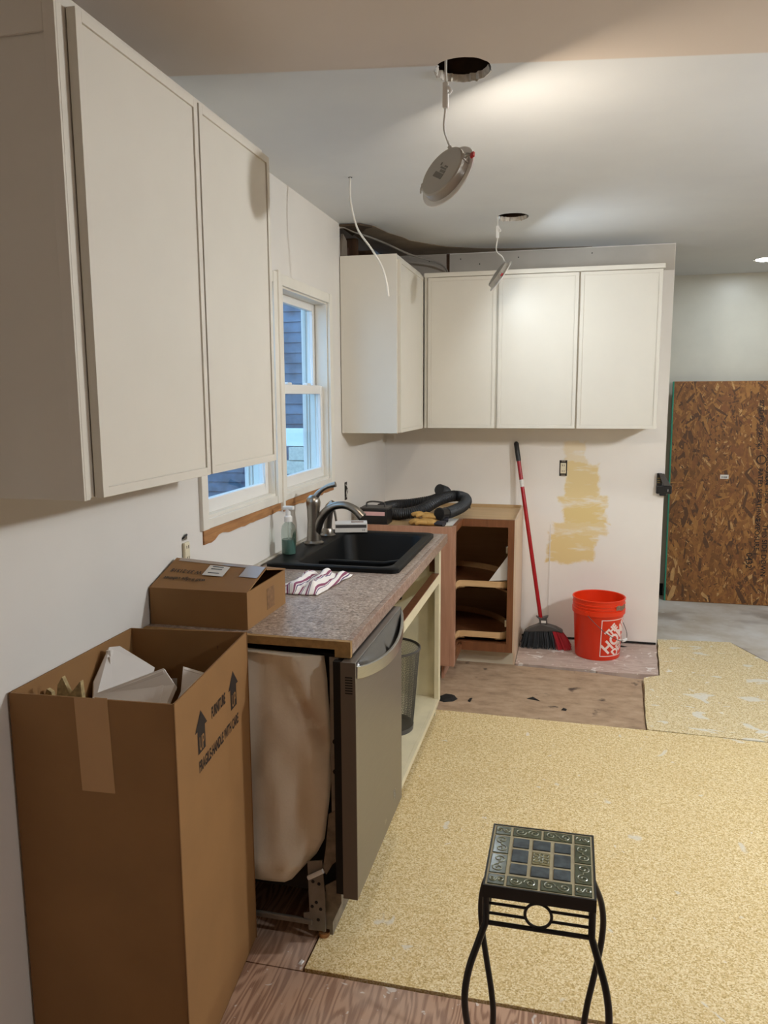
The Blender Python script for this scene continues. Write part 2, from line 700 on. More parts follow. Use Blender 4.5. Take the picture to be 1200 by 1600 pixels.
# ------------------------------------------------------------------ room shell
floor = struct(MB().box(-0.12, XR, YN, YB + 0.12, -0.09, -0.03).build('floor', M_DIRTY))
MB().prism([(0.0, YN), (XR, YN), (XR, 1.838), (0.0, 1.838)], 'z', -0.03, -0.006).build('plywood_panel', M_PLY, floor)
MB().prism([(0.0, 1.842), (0.522, 1.842), (0.53, 3.70), (0.0, 3.70)], 'z', -0.03, -0.006).build('plywood_panel', M_PLY, floor)
def chip_edge(pts, k=0.004, n=9):
    out = []
    for i in range(len(pts)):
        a, b = Vector(pts[i]), Vector(pts[(i + 1) % len(pts)])
        for j in range(n):
            p = a.lerp(b, j / n)
            if j:
                p += Vector((random.uniform(-k, k), random.uniform(-k, k)))
            out.append((p.x, p.y))
    return out
MB().prism(chip_edge([(0.528, 1.846), (XR, 1.838), (XR, 3.56), (2.131, 3.676), (1.601, 3.694), (0.55, 3.716)], 0.0012), 'z', -0.03, 0.0).build('particle_board_panel', M_CHIP, floor)
MB().prism(chip_edge([(1.606, 3.702), (2.131, 3.684), (3.40, 3.63), (3.05, 3.95), (2.393, 4.847), (2.246, 5.205), (1.80, 5.165), (1.787, 5.0), (1.742, 4.477), (1.650, 4.415), (1.628, 4.1)], 0.004, 5), 'z', -0.03, 0.001).build('particle_board_panel', M_CHIP2, floor)
MB().prism(chip_edge([(0.925, 4.500), (1.35, 4.49), (1.40, 4.465), (1.735, 4.478), (1.775, 5.01), (1.775, 5.04), (0.925, 5.04)], 0.003, 6), 'z', -0.03, 0.0).build('plywood_panel', M_PLY2, floor)
MB().prism(chip_edge([(0.0, 3.705), (0.55, 3.722), (1.60, 3.70), (1.635, 4.41), (1.40, 4.46), (0.92, 4.49), (0.92, 5.04), (0.0, 5.04)], 0.0005, 3), 'z', -0.03, -0.010).build('subfloor_panel', M_DIRTY, floor)
MB().prism([(1.79, 5.17), (2.26, 5.212), (2.41, 4.85), (3.4, 3.7), (XR, 3.6), (XR, YB), (1.0, YB), (1.0, 5.17)], 'z', -0.03, -0.006).build('subfloor_panel', M_BACKFLOOR, floor)

# left wall with two window openings
W1 = (3.155, 3.815, 1.165, 2.05)     # y0,y1,z0,z1 openings
W2 = (2.40, 3.06, 1.165, 2.05)
WX = -0.14
wl = MB()
wl.box(WX, 0, YN, W2[0], -0.03, ZC)
wl.box(WX, 0, W2[0], W1[1], -0.03, W1[2])
wl.box(WX, 0, W2[0], W1[1], W1[3], ZC)
wl.box(WX, 0, W2[1], W1[0], W1[2], W1[3])
wl.box(WX, 0, W1[1], 4.05, -0.03, ZC)
wl.box(WX, 0, 4.05, D + 0.12, -0.03, 2.300)
wl.box(WX, -0.10, 4.05, D + 0.12, 2.300, ZC)
wall_left = struct(wl.build('wall_left', M_WALL))
MB().box(-0.0995, -0.098, 4.05, D, 2.301, ZC - 0.001).build('cavity_back', M_STUD, wall_left)
MB().box(-0.098, -0.001, 4.0505, D, 2.3002, 2.302).build('cavity_sill', M_STUD, wall_left)
# framing inside the torn-open corner above the far cabinet
for y in (4.052, 4.42, 4.80):
    MB().box(-0.10, -0.012, y, y + 0.04, 2.300, ZC - 0.001).build('stud', M_STUD, wall_left)
MB().slab([(-0.01, 4.10, 2.31), (-0.03, 4.16, 2.30), (-0.02, 4.26, 2.31), (-0.01, 4.22, 2.42), (-0.004, 4.13, 2.44)], 0.012).build('drywall_scrap', paint('torn drywall paper', '8c7f70', 0.8, var=0.1), wall_left)
MB().slab([(-0.05, 4.3, 2.302), (-0.05, 4.42, 2.302), (-0.05, 4.40, 2.42), (-0.05, 4.33, 2.40)], 0.03).build('insulation_scrap', paint('brown insulation', '4c3020', 0.9, var=0.2, vs=40), wall_left)

wall_far = struct(MB().box(0.0, 1.78, D, D + 0.12, -0.005, ZC - 0.001).build('wall_far', M_FARWALL))
MB().box(0.002, 0.408, D - 0.012, D, 2.30, ZC - 0.003).build('drywall_panel', paint('grey drywall', 'b0a79c', 0.7, var=0.03), wall_far)
MB().box(0.430, 1.776, D - 0.012, D, 2.32, ZC - 0.008).build('drywall_panel', paint('taped drywall', 'bfb8ae', 0.7, var=0.04), wall_far)
MB().box(0.409, 0.429, D - 0.004, D, 2.30, ZC - 0.003).build('stud', M_STUD, wall_far)
for x, z in ((0.30, 2.43), (0.50, 2.435), (0.86, 2.43), (1.30, 2.435), (0.62, 2.40)):
    MB().lathe([(0.004, 0), (0.0, 0.002)], 10).xf(Matrix.Translation((x, D - 0.0121, z)) @ Matrix.Rotation(PI / 2, 4, 'X')).build('screw', M_DARK, wall_far)
MB().box(1.094, 1.100, D - 0.003, D, 0.04, 0.76).build('drywall_seam', M_WALL, wall_far)
MB().box(0.93, 1.775, D - 0.006, D, 0.004, 0.016).build('bottom_gap', M_DARK, wall_far)
wall_back = struct(MB().box(0.9, XR + 0.1, YB, YB + 0.12, -0.03, ZC).build('wall_back', M_BACKWALL))
wall_left_2 = struct(MB().box(0.9, 1.0, D + 0.12, YB, -0.03, ZC).build('wall_side', M_BACKWALL))
wall_right = struct(MB().box(XR, XR + 0.1, YN, YB, -0.03, ZC).build('wall_right', M_DARKWALL))
wall_near = struct(MB().box(-0.12, XR, YN - 0.1, YN, -0.03, ZC).build('wall_near', M_DARKWALL))

# ceiling with two round cut-outs
HOLES = ((0.888, 2.281, 0.078), (0.890, 4.115, 0.080))
cl = MB()
def quad(x0, x1, y0, y1):
    b = len(cl.v)
    cl.v += [Vector((x0, y0, ZC)), Vector((x1, y0, ZC)), Vector((x1, y1, ZC)), Vector((x0, y1, ZC))]
    cl.face((b, b + 1, b + 2, b + 3))
H = 0.2
quad(-0.12, XR + 0.1, YN - 0.1, HOLES[0][1] - H)
quad(-0.12, XR + 0.1, HOLES[0][1] + H, HOLES[1][1] - H)
quad(-0.12, XR + 0.1, HOLES[1][1] + H, YB + 0.12)
lips = []
for hx, hy, hr in HOLES:
    quad(-0.12, hx - H, hy - H, hy + H)
    quad(hx + H, XR + 0.1, hy - H, hy + H)
    n = 64
    b = len(cl.v)
    ring = []
    for k in range(n):
        a = 2 * PI * k / n
        c, s = math.cos(a), math.sin(a)
        q = H / max(abs(c), abs(s))
        r = hr * (1 + 0.05 * mn.noise(Vector((c * 2.4, s * 2.4, hx))) + 0.02 * mn.noise(Vector((c * 9, s * 9, hy))))
        cl.v += [Vector((hx + c * q, hy + s * q, ZC)), Vector((hx + c * r, hy + s * r, ZC)), Vector((hx + c * r * 0.97, hy + s * r * 0.97, ZC + 0.015))]
        ring.append((hx + c * r, hy + s * r))
    for k in range(n):
        l = (k + 1) % n
        cl.face((b + 3 * k, b + 3 * l, b + 3 * l + 1, b + 3 * k + 1))
        cl.face((b + 3 * k + 1, b + 3 * l + 1, b + 3 * l + 2, b + 3 * k + 2))
    lips.append(ring)
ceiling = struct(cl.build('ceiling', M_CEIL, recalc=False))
M_ATTIC = paint('attic wood', '4a3524', 0.9, var=0.2, vs=20)
MB().box(-0.12, XR + 0.1, YN - 0.1, YB + 0.12, ZC + 0.20, ZC + 0.23).build('roof_deck', M_ATTIC, ceiling)
for b_ in ((-0.14, -0.12, YN - 0.1, YB + 0.12), (XR + 0.1, XR + 0.12, YN - 0.1, YB + 0.12), (-0.12, XR + 0.1, YN - 0.12, YN - 0.1), (-0.12, XR + 0.1, YB + 0.12, YB + 0.14)):
    MB().box(*b_, ZC - 0.02, ZC + 0.23).build('rim_joist', M_ATTIC, ceiling)
for y in (2.36, 4.22):
    MB().box(-0.1, 3.0, y, y + 0.04, ZC + 0.017, ZC + 0.19).build('joist', M_ATTIC, ceiling)
# torn paper around each cut-out
for (hx, hy, hr), a0, a1 in ((HOLES[0], 0.25, 3.3), (HOLES[1], 0.4, 2.6)):
    w = MB()
    n = 34
    for k in range(n):
        a = lerp(a0, a1, k / (n - 1))
        j = 0.004 * mn.noise(Vector((k * 0.55, hx * 9, 1)))
        for r, z in ((hr * 1.03 + j, -0.001), (hr * 0.97 + j * 2, -0.004 - abs(j)), (hr * 0.90 + 2 * j, 0.014)):
            w.v.append(Vector((hx + r * math.cos(a), hy + r * math.sin(a), ZC + z)))
    for k in range(n - 1):
        for i in (0, 1):
            b = 3 * k + i
            w.face((b, b + 3, b + 4, b + 1))
    w.build('torn_paper', paint('torn gypsum', 'cfc8bd', 0.8, var=0.15, vs=60), ceiling, solid=0.001)
# bare plaster where an old soffit came away
MB().prism([(0.003, 4.055), (0.10, 4.06), (0.165, 4.14), (0.20, 4.33), (0.25, 4.46), (0.27, 4.555), (0.36, 4.69), (0.45, 4.80), (0.62, 4.90), (0.82, 4.965), (1.15, 5.005), (1.30, D - 0.013), (0.003, D - 0.013)], 'z', ZC - 0.003, ZC - 0.0005).build('bare_plaster', M_SCAR, ceiling)
w = MB()
w.prism([(0.0, 4.04), (0.11, 4.05), (0.16, 4.12), (0.12, 4.14), (0.09, 4.2), (0.05, 4.21), (0.0, 4.3)], 'z', ZC - 0.012, ZC - 0.003)
w.build('torn_edge', paint('torn brown edge', '4e3f30', 0.9, var=0.2, vs=30), ceiling)

# ------------------------------------------------------------------ windows
def window_unit(name, y0, y1, z0, z1):
    m = MB()
    # jamb liner
    j = 0.012
    m.box(-0.125, -0.001, y0, y0 + j, z0, z1)
    m.box(-0.125, -0.001, y1 - j, y1, z0, z1)
    m.box(-0.125, -0.001, y0 + j, y1 - j, z1 - j, z1)
    m.box(-0.125, -0.001, y0 + j, y1 - j, z0, z0 + 0.014)
    root = struct(m.build(name, M_TRIM, bevel=0.001))
    # narrow flat casing
    c = 0.042
    for nm, b in (('casing', (0, 0.014, y0 - c, y0 + 0.004, z0 - 0.03, z1 + c)), ('casing', (0, 0.014, y1 - 0.004, y1 + c, z0 - 0.03, z1 + c)),
                  ('casing', (0, 0.012, y0 + 0.004, y1 - 0.004, z1 - 0.004, z1 + c)), ('casing', (0, 0.010, y0 + 0.004, y1 - 0.004, z0 - 0.03, z0 + 0.003))):
        MB().box(*b).build(nm, M_TRIM, root, bevel=0.002)
    zm = (z0 + z1) / 2 + 0.01
    for xa_, xb_ in ((-0.062, -0.059), (-0.102, -0.098), (-0.117, -0.112)):
        MB().box(xa_, xb_, y1 - j - 0.003, y1 - j, z0 + 0.014, z1 - j).build('sash_track', M_FIX, root)
    def sash(x0, x1, za, zb, top, bot, st):
        s = MB()
        ya, yb = y0 + j, y1 - j
        s.box(x0, x1, ya, ya + st, za, zb)
        s.box(x0, x1, yb - st, yb, za, zb)
        s.box(x0, x1, ya + st, yb - st, zb - top, zb)
        s.box(x0, x1, ya + st, yb - st, za, za + bot)
        so = s.build('sash', M_VINYL, root, bevel=0.003)
        xm = (x0 + x1) / 2
        MB().box(xm - 0.002, xm + 0.002, ya + st, yb - st, za + bot, zb - top).build('pane', M_GLASS, so)
        return so
    sash(-0.095, -0.065, zm - 0.02, z1 - j, 0.035, 0.030, 0.035)       # upper, outer track
    lo = sash(-0.058, -0.028, z0 + 0.014, zm + 0.018, 0.040, 0.048, 0.035)       # lower, inner track
    for t in (0.30, 0.70):
        MB().box(-0.060, -0.034, lerp(y0, y1, t) - 0.025, lerp(y0, y1, t) + 0.025, zm + 0.018, zm + 0.030).build('sash_lock', M_WHITE, lo, bevel=0.004)
    return root
window_unit('window_1', *W1)
window_unit('window_2', *W2)
MB().box(0.0, 0.022, 3.096, 3.118, 1.10, 2.10).build('mullion', M_TRIM, bpy.data.objects['window_2'], bevel=0.004)
# bare wood left where the stools were pulled off
for y0, y1 in ((2.375, 3.10), (3.135, 3.862)):
    top, bot = [], []
    n = 26
    for k in range(n + 1):
        y = lerp(y0, y1, k / n)
        top.append((y, 1.134))
        bot.append((y, 1.098 + 0.010 * mn.noise(Vector((y * 9, 2, 5))) + 0.006 * mn.noise(Vector((y * 40, 2, 5))) - 0.012 * (k < 4)))
    o = MB().prism(top + bot[::-1], 'x', 0.0, 0.006).build('trim_1' if y0 < 3 else 'trim_2', M_OLDWOOD)
    struct(o)
struct(MB().box(-0.02, 0.007, 3.845, 3.866, 1.112, 1.136).build('trim_3', M_DARK))

# ------------------------------------------------------------------ outside the windows
gr = struct(MB().box(-14, WX - 0.01, -2, 20, -0.60, -0.5).build('ground', M_GROUND))
nb = thing('neighbour_house', 'blue grey clapboard house wall seen through the window glass', 'house', (-5.0, 14.3, -0.5))
MB().box(-10.0, -1.5, 14.06, 14.6, -0.5, 5.2).build('wall', M_SIDING, nb)
for k in range(29):
    z = -0.45 + k * 0.19
    MB().prism([(14.06, z), (14.02, z), (14.045, z + 0.185), (14.06, z + 0.185)], 'x', -10.0, -1.5).build('siding_board', M_SIDING, nb)
pp = thing('porch_railing', 'pale porch rail on a block pier outside the window', 'railing', (-3.6, 13.0, -0.5))
MB().box(-5.6, -2.4, 12.92, 13.08, 0.72, 1.03).build('rail', M_POST, pp, bevel=0.01)
for r_ in range(5):
    for c_ in range(2):
        MB().box(-3.62 + c_ * 0.41 - 0.1 * (r_ % 2), -3.62 + c_ * 0.41 + 0.40 - 0.1 * (r_ % 2), 12.86, 13.14, -0.5 + r_ * 0.243, -0.5 + r_ * 0.243 + 0.232).build('block', M_BLOCK, pp, bevel=0.01)

# ------------------------------------------------------------------ cabinets
def door_mb(u0, u1, z0, z1, fr=0.019, th=0.019, rec=0.005):
    m = MB()
    m.box(u0 + 0.001, u1 - 0.001, 0, th - rec, z0 + 0.001, z1 - 0.001)
    m.box(u0, u0 + fr, 0, th, z0, z1)
    m.box(u1 - fr, u1, 0, th, z0, z1)
    g = 0.0012
    m.box(u0 + fr + g * 0, u1 - fr, 0, th, z0, z0 + fr)
    m.box(u0 + fr, u1 - fr, 0, th, z1 - fr, z1)
    m.box(u0 + fr + 0.002, u1 - fr - 0.002, 0, th - 0.0035, z0 + fr + 0.002, z1 - fr - 0.002)
    return m
def face_x(x):   # door on a +x face: u runs along y
    return lambda p: (x + p.y, p.x, p.z)
def face_y(y):   # door on a -y face: u runs along x
    return lambda p: (p.x, y - p.y, p.z)

ZB, ZT = 1.389, 2.276
c1 = thing('upper_cabinet', 'tall off white two door wall cabinet nearest, left of the windows', 'cabinet', (0.15, 1.78, ZB))
MB().box(0.001, 0.302, 1.31, 2.252, ZB, 2.298).build('body', M_CAB, c1, bevel=0.001)
ep = MB()
ep.box(0.001, 0.309, 1.296, 1.3095, ZB - 0.002, 2.298)
ep.box(0.285, 0.309, 1.290, 1.2955, ZB - 0.002, 2.298)
ep.box(0.001, 0.285, 1.290, 1.2955, 2.222, 2.298)
ep.build('end_panel', M_CAB, c1, bevel=0.0008)
door_mb(1.331, 1.800, ZB, ZT).map(face_x(0.3045)).build('door', M_CAB, c1, bevel=0.0008)
door_mb(1.808, 2.2525, ZB, ZT).map(face_x(0.3045)).build('door', M_CAB, c1, bevel=0.0008)

c2 = thing('corner_upper_cabinet', 'off white corner wall cabinet with blank side panel right of the window', 'cabinet', (0.15, 4.5, ZB))
MB().box(0.004, 0.302, 4.05, D - 0.013, ZB, 2.309).build('body', M_CAB, c2, bevel=0.001)
MB().box(0.004, 0.309, 4.034, 4.0495, ZB - 0.002, 2.309).build('end_panel', M_CAB, c2, bevel=0.001)
MB().box(0.3025, 0.306, 4.052, 4.70, ZB + 0.002, 2.309).build('face_frame', M_CAB, c2)
door_mb(4.060, 4.690, ZB, 2.285).map(face_x(0.3065)).build('door', M_CAB, c2, bevel=0.0008)

c3 = thing('single_door_cabinet', 'off white single door wall cabinet in the far corner beside the two door one', 'cabinet', (0.55, 4.88, ZB))
MB().box(0.3265, 0.764, 4.738, D - 0.013, ZB, 2.300).build('body', M_CAB, c3, bevel=0.001)
MB().box(0.3265, 0.345, 4.726, 4.738, ZB, 2.285).build('filler_strip', M_CAB, c3)
door_mb(0.348, 0.757, ZB, 2.281).map(face_y(4.7375)).build('door', M_CAB, c3, bevel=0.0008)
MB().box(0.3265, 0.764, 4.712, 4.7375, 2.284, 2.309).build('top_rail', M_CAB, c3, bevel=0.001)

c4 = thing('double_door_cabinet', 'off white two door wall cabinet on the far wall at right', 'cabinet', (1.23, 4.88, ZB))
MB().box(0.765, 1.686, 4.738, D - 0.013, ZB, 2.300).build('body', M_CAB, c4, bevel=0.001)
door_mb(0.773, 1.228, ZB, 2.281).map(face_y(4.7375)).build('door', M_CAB, c4, bevel=0.0008)
door_mb(1.238, 1.684, ZB, 2.281).map(face_y(4.7375)).build('door', M_CAB, c4, bevel=0.0008)
MB().box(0.765, 1.694, 4.708, 4.7375, 2.284, 2.309).build('top_rail', M_CAB, c4, bevel=0.001)

# ------------------------------------------------------------------ countertop, sink, faucet
SX0, SX1, SY0, SY1 = 0.045, 0.585, 2.80, 3.615
CT = MB()
cy0, cy1 = 1.972, 3.698
for x0, x1, y0, y1 in ((0.003, 0.617, cy0 + 0.016, SY0 + 0.02), (0.003, 0.617, SY1 - 0.02, cy1), (0.003, SX0 + 0.02, SY0 + 0.02, SY1 - 0.02), (SX1 - 0.02, 0.617, SY0 + 0.02, SY1 - 0.02)):
    CT.box(x0, x1, y0, y1, 0.892, 0.914)
ct = thing('countertop', 'speckled brown laminate countertop with raw particle board end', 'countertop', (0.32, 2.8, 0.892))
CT.build('slab', M_COUNTER, ct)
MB().box(0.617, 0.636, cy0 + 0.016, cy1, 0.872, 0.914).build('front_edge', mat_counter(0.35), ct, bevel=0.002)
MB().box(0.003, 0.590, cy0, cy0 + 0.016, 0.890, 0.9138).build('raw_end', M_RAWPB, ct)
MB().box(0.590, 0.6355, cy0, cy0 + 0.016, 0.868, 0.9138).build('raw_end', M_RAWPB, ct)
MB().box(0.003, 0.022, 2.36, 3.69, 0.9142, 0.926).build('wall_bead', paint('caulk bead', 'bdb6aa', 0.6, var=0.15, vs=30), ct, bevel=0.004)

def rrect(x0, x1, y0, y1, r, n=6):
    out = []
    for cx, cy, a in ((x1 - r, y0 + r, -90), (x1 - r, y1 - r, 0), (x0 + r, y1 - r, 90), (x0 + r, y0 + r, 180)):
        for k in range(n + 1):
            t = math.radians(a + 90 * k / n)
            out.append((cx + r * math.cos(t), cy + r * math.sin(t)))
    return out
sk = thing('kitchen_sink', 'black composite double bowl drop-in sink set in the counter', 'sink', (0.31, 3.2, 0.72))
def sink_shape():
    m = MB()
    outer = rrect(SX0, SX1, SY0, SY1, 0.03)
    inner = rrect(0.165, 0.548, SY0 + 0.04, SY1 - 0.06, 0.06)
    # inner edge eases towards the tap deck in a curve
    def shape(x, y):
        if x < 0.33:
            t = (y - SY0) / (SY1 - SY0)
            x -= 0.045 * max(0, math.sin(PI * t * 1.0)) * (1 if t < 0.45 else 0.5)
        return x, y
    inner = [shape(*p) for p in inner]
    rings = [(outer, 0.9145), (outer, 0.930), ([(lerp(a, c, 0.12), lerp(b, d, 0.12)) for (a, b), (c, d) in zip(outer, inner)], 0.934),
             (inner, 0.931), ([(lerp(a, 0.36, 0.03), lerp(b, 3.2, 0.02)) for a, b in inner], 0.922),
             ([(lerp(a, 0.36, 0.10), lerp(b, 3.2, 0.06)) for a, b in inner], 0.75), ([(lerp(a, 0.36, 0.22), lerp(b, 3.2, 0.14)) for a, b in inner], 0.722)]
    n = len(outer)
    for ring, z in rings:
        m.v += [Vector((x, y, z)) for x, y in ring]
    for i in range(len(rings) - 1):
        for k in range(n):
            l = (k + 1) % n
            m.face((i * n + k, i * n + l, (i + 1) * n + l, (i + 1) * n + k))
    b = (len(rings) - 1) * n
    m.face([b + k for k in range(n)])
    return m
sink_shape().build('basin', M_SINK, sk, smooth=50)
MB().prism([(0.148, 0.722), (0.152, 0.875), (0.20, 0.885), (0.45, 0.885), (0.532, 0.90), (0.526, 0.722)], 'y', 3.13, 3.155).build('bowl_divider', M_SINK, sk, bevel=0.006)
MB().lathe([(0.045, 0.7225), (0.045, 0.726), (0.03, 0.7245)], 24, (0.36, 3.36, 0)).build('drain', M_NICKEL, sk, smooth=30)

# tap on the sink deck
fx, fy, fz = 0.105, 3.235, 0.934
ft = thing('kitchen_faucet', 'brushed nickel single lever kitchen tap on the sink deck', 'faucet', (fx, fy, fz))
MB().lathe([(0.044, 0), (0.044, 0.006), (0.034, 0.014)], 28, (fx, fy, fz)).build('base_ring', M_NICKEL, ft, smooth=35)
MB().lathe([(0.033, 0.012), (0.030, 0.05), (0.027, 0.10), (0.0285, 0.145), (0.030, 0.165)], 28, (fx, fy, fz)).build('body', M_NICKEL, ft, smooth=35)
sp = spline([(fx + 0.008, fy, fz + 0.05), (fx + 0.035, fy - 0.002, fz + 0.115), (fx + 0.085, fy - 0.005, fz + 0.165), (fx + 0.145, fy - 0.01, fz + 0.178),
             (fx + 0.195, fy - 0.014, fz + 0.160), (fx + 0.232, fy - 0.018, fz + 0.128)], 6)
MB().tube(sp, [lerp(0.024, 0.017, min(1, k / 14)) if k < 22 else lerp(0.017, 0.021, (k - 22) / 9) for k in range(len(sp))], 16).build('spout', M_NICKEL, ft, smooth=60)
MB().lathe([(0.030, 0.165), (0.033, 0.185), (0.028, 0.205), (0.016, 0.216), (0.0, 0.218)], 24, (fx, fy, fz)).build('lever_hub', M_NICKEL, ft, smooth=40)
lv = spline([(fx + 0.005, fy, fz + 0.200), (fx + 0.03, fy, fz + 0.232), (fx + 0.065, fy, fz + 0.256), (fx + 0.105, fy, fz + 0.268)], 6)
MB().tube(lv, [lerp(0.016, 0.0095, min(1, k / 8)) if k < 13 else lerp(0.0095, 0.0125, (k - 12) / 6) for k in range(len(lv))], 12).build('lever', M_NICKEL, ft, smooth=60)

sd = thing('side_sprayer', 'brushed nickel side sprayer standing behind the kitchen tap', 'sprayer', (0.105, 3.44, 0.934))
sx, sy = 0.105, 3.44
MB().lathe([(0.036, 0), (0.036, 0.004), (0.026, 0.010), (0.024, 0.03), (0.021, 0.035)], 24, (sx, sy, fz)).build('holder', M_NICKEL, sd, smooth=35)
st = spline([(sx, sy, fz + 0.03), (sx + 0.002, sy, fz + 0.08), (sx + 0.010, sy, fz + 0.13), (sx + 0.032, sy, fz + 0.158)], 6)
MB().tube(st, [lerp(0.019, 0.023, k / 12) if k < 12 else lerp(0.023, 0.016, (k - 12) / 6) for k in range(len(st))], 14).build('wand', M_NICKEL, sd, smooth=60)
tr = spline([(sx + 0.028, sy, fz + 0.145), (sx + 0.036, sy, fz + 0.11), (sx + 0.042, sy, fz + 0.07)], 5)
MB().tube(tr, 0.006, 8).build('trigger', M_NICKEL, sd, smooth=60)

# soap bottle
bx, by, bz = 0.078, 2.99, 0.931
bo = thing('soap_bottle', 'clear pump bottle of green soap at the wall end of the sink', 'bottle', (bx, by, bz))
MB().lathe([(0.026, 0.002), (0.031, 0.006), (0.031, 0.10), (0.027, 0.122), (0.014, 0.138), (0.013, 0.15)], 24, (bx, by, bz)).build('bottle_body', M_BOTTLE, bo, smooth=40)
MB().lathe([(0.0275, 0.005), (0.0285, 0.008), (0.0285, 0.066), (0.0, 0.066)], 24, (bx, by, bz)).build('soap', M_LIQ, bo, smooth=40)
MB().lathe([(0.017, 0.140), (0.017, 0.160), (0.011, 0.166), (0.010, 0.196), (0.0, 0.197)], 20, (bx, by, bz)).build('pump_collar', M_WHITE, bo, smooth=40)
MB().box(bx - 0.022, bx + 0.026, by - 0.010, by + 0.010, bz + 0.188, bz + 0.205).build('pump_head', M_WHITE, bo, bevel=0.005)
MB().tube([(bx, by, bz + 0.02), (bx, by, bz + 0.14)], 0.003, 8).build('dip_tube', M_WHITE, bo)
lf = MB()
for a0, z0, l in ((-0.4, 0.05, 0.06), (-0.7, 0.06, 0.045), (-0.2, 0.04, 0.035)):
    pts = []
    for k in range(9):
        t = k / 8
        pts.append((t, 0.006 * math.sin(PI * t)))
    pts += [(t, -q) for t, q in pts[::-1][1:-1]]
    b = len(lf.v)
    for t, q in pts:
        a = a0 + (q + 0.25 * t * l) / 0.0315
        lf.v.append(Vector((bx + 0.0316 * math.cos(a), by + 0.0316 * math.sin(a), bz + z0 + t * l)))
    lf.face(range(b, b + len(pts)))
lf.build('leaf_print', M_LEAF, bo)

# dish towel, crumpled
def towel(u, v):
    x, y = lerp(0.235, 0.405, v), lerp(2.425, 2.72, u)
    x += 0.035 * (u - 0.5) + 0.012 * mn.noise(Vector((u * 5, v * 4, 2)))
    y += 0.05 * (v - 0.5) * u + 0.02 * mn.noise(Vector((u * 4, v * 5, 8)))
    e = min(1.0, min(u, 1 - u, v, 1 - v) * 7)
    z = 0.917 + e * (0.018 + 0.018 * abs(mn.noise(Vector((u * 4.5, v * 6, 4)))) + 0.010 * math.sin(v * 17 + u * 5))
    return x, y, max(0.9165, z)
tm = MB().grid(48, 34, towel)
tw = tm.build('dish_towel', M_CLOTH, smooth=80, loc=(0.33, 2.57, 0.9145), solid=0.003)
uvl = tw.data.uv_layers.new(name='UVMap')
for lp in tw.data.loops:
    i, j = divmod(lp.vertex_index, 35)
    uvl.data[lp.index].uv = (j / 34 + 0.15 * i / 48, i / 48)
tag(tw, 'crumpled purple and white striped dish towel on the counter by the sink', 'towel')

# white carton and dark box behind the sink
wb = thing('white_carton', 'small white and grey printed carton at the far end of the sink', 'box', (0.19, 3.585, 0.934))
Rw = Matrix.Translation((0.180, 3.578, 0)) @ Matrix.Rotation(math.radians(16), 4, 'Z')
MB().box(-0.078, 0.078, -0.048, 0.048, 0.9345, 0.978).xf(Rw).build('carton', M_PAPER, wb, bevel=0.0015)
g = MB().box(-0.074, 0.074, -0.0486, -0.048, 0.957, 0.972).xf(Rw)
g.build('grey_band', M_GREYP, wb)
t = text_mb('10', 0.016).map(lambda p: (p.x + 0.05, -0.0487, p.y + 0.941)).xf(Rw)
t.build('print', M_GREYP, wb)
MB().box(0.0781, 0.0786, -0.02, 0.02, 0.942, 0.972).xf(Rw).build('picture_patch', paint('carton picture', '8a7466', 0.5, var=0.3, vs=120), wb)
MB().box(0.0, 0.060, -0.02, 0.025, 0.978, 0.9784).xf(Rw).build('top_print', paint('carton top print', '9c8478', 0.5, var=0.3, vs=60), wb)

# ------------------------------------------------------------------ dishwasher
dw = thing('dishwasher', 'stainless steel dishwasher with bowed bar handle, side uncovered', 'dishwasher', (0.33, 2.24, 0.0))
DY0, DY1 = 1.942, 2.532
MB().box(0.05, 0.585, DY0 + 0.062, DY1, 0.13, 0.866).build('tub', M_DARK, dw)
MB().box(0.616, 0.658, DY0, DY1, 0.162, 0.866).build('door', [M_STEEL], dw, bevel=0.003)
MB().box(0.590, 0.6155, DY0 + 0.012, DY1 - 0.012, 0.165, 0.862).build('inner_door', M_DARK, dw)
MB().box(0.615, 0.6575, DY0 - 0.0012, DY0 - 0.0002, 0.163, 0.866).build('door_edge_shade', M_STEELSHADE, dw)  # thin sheet carrying the painted shade of the door's side
for k in range(7):
    z = 0.822 - k * 0.0075
    MB().box(0.628, 0.649, DY0 - 0.0018, DY0 - 0.0010, z, z + 0.0036).build('vent_slot', M_DARK, dw)
# handle: bowed strap with a shadowed scoop above it
hp = []
n = 24
hb = MB()
for k in range(n + 1):
    t = k / n
    y = lerp(DY0 + 0.004, DY1 - 0.004, t)
    bow = math.sin(PI * min(1, max(0, t))) ** 0.8
    xo = 0.662 + 0.042 * bow
    zc = 0.838 - 0.030 * bow
    for dx, dz in ((0, -0.018), (0, 0.018), (-0.010, 0.018), (-0.010, -0.018)):
        hb.v.append(Vector((xo + dx, y, zc + dz)))
for k in range(n):
    for i in range(4):
        j = (i + 1) % 4
        hb.face((4 * k + i, 4 * k + j, 4 * k + 4 + j, 4 * k + 4 + i))
hb.face((0, 1, 2, 3))
hb.face((4 * n, 4 * n + 3, 4 * n + 2, 4 * n + 1))
hb.build('handle', M_STEELH, dw, smooth=40, bevel=0.002)
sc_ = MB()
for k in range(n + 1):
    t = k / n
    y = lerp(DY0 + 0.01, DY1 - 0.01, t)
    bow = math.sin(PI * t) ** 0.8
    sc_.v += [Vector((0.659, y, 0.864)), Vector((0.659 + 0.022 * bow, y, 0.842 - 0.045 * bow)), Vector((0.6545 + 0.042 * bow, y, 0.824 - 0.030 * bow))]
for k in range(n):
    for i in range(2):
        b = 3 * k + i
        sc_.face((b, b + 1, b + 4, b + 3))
sc_.build('handle_scoop', mat_steel('scoop stainless', '6f6c6a', 0.3), dw, smooth=60, solid=0.001)
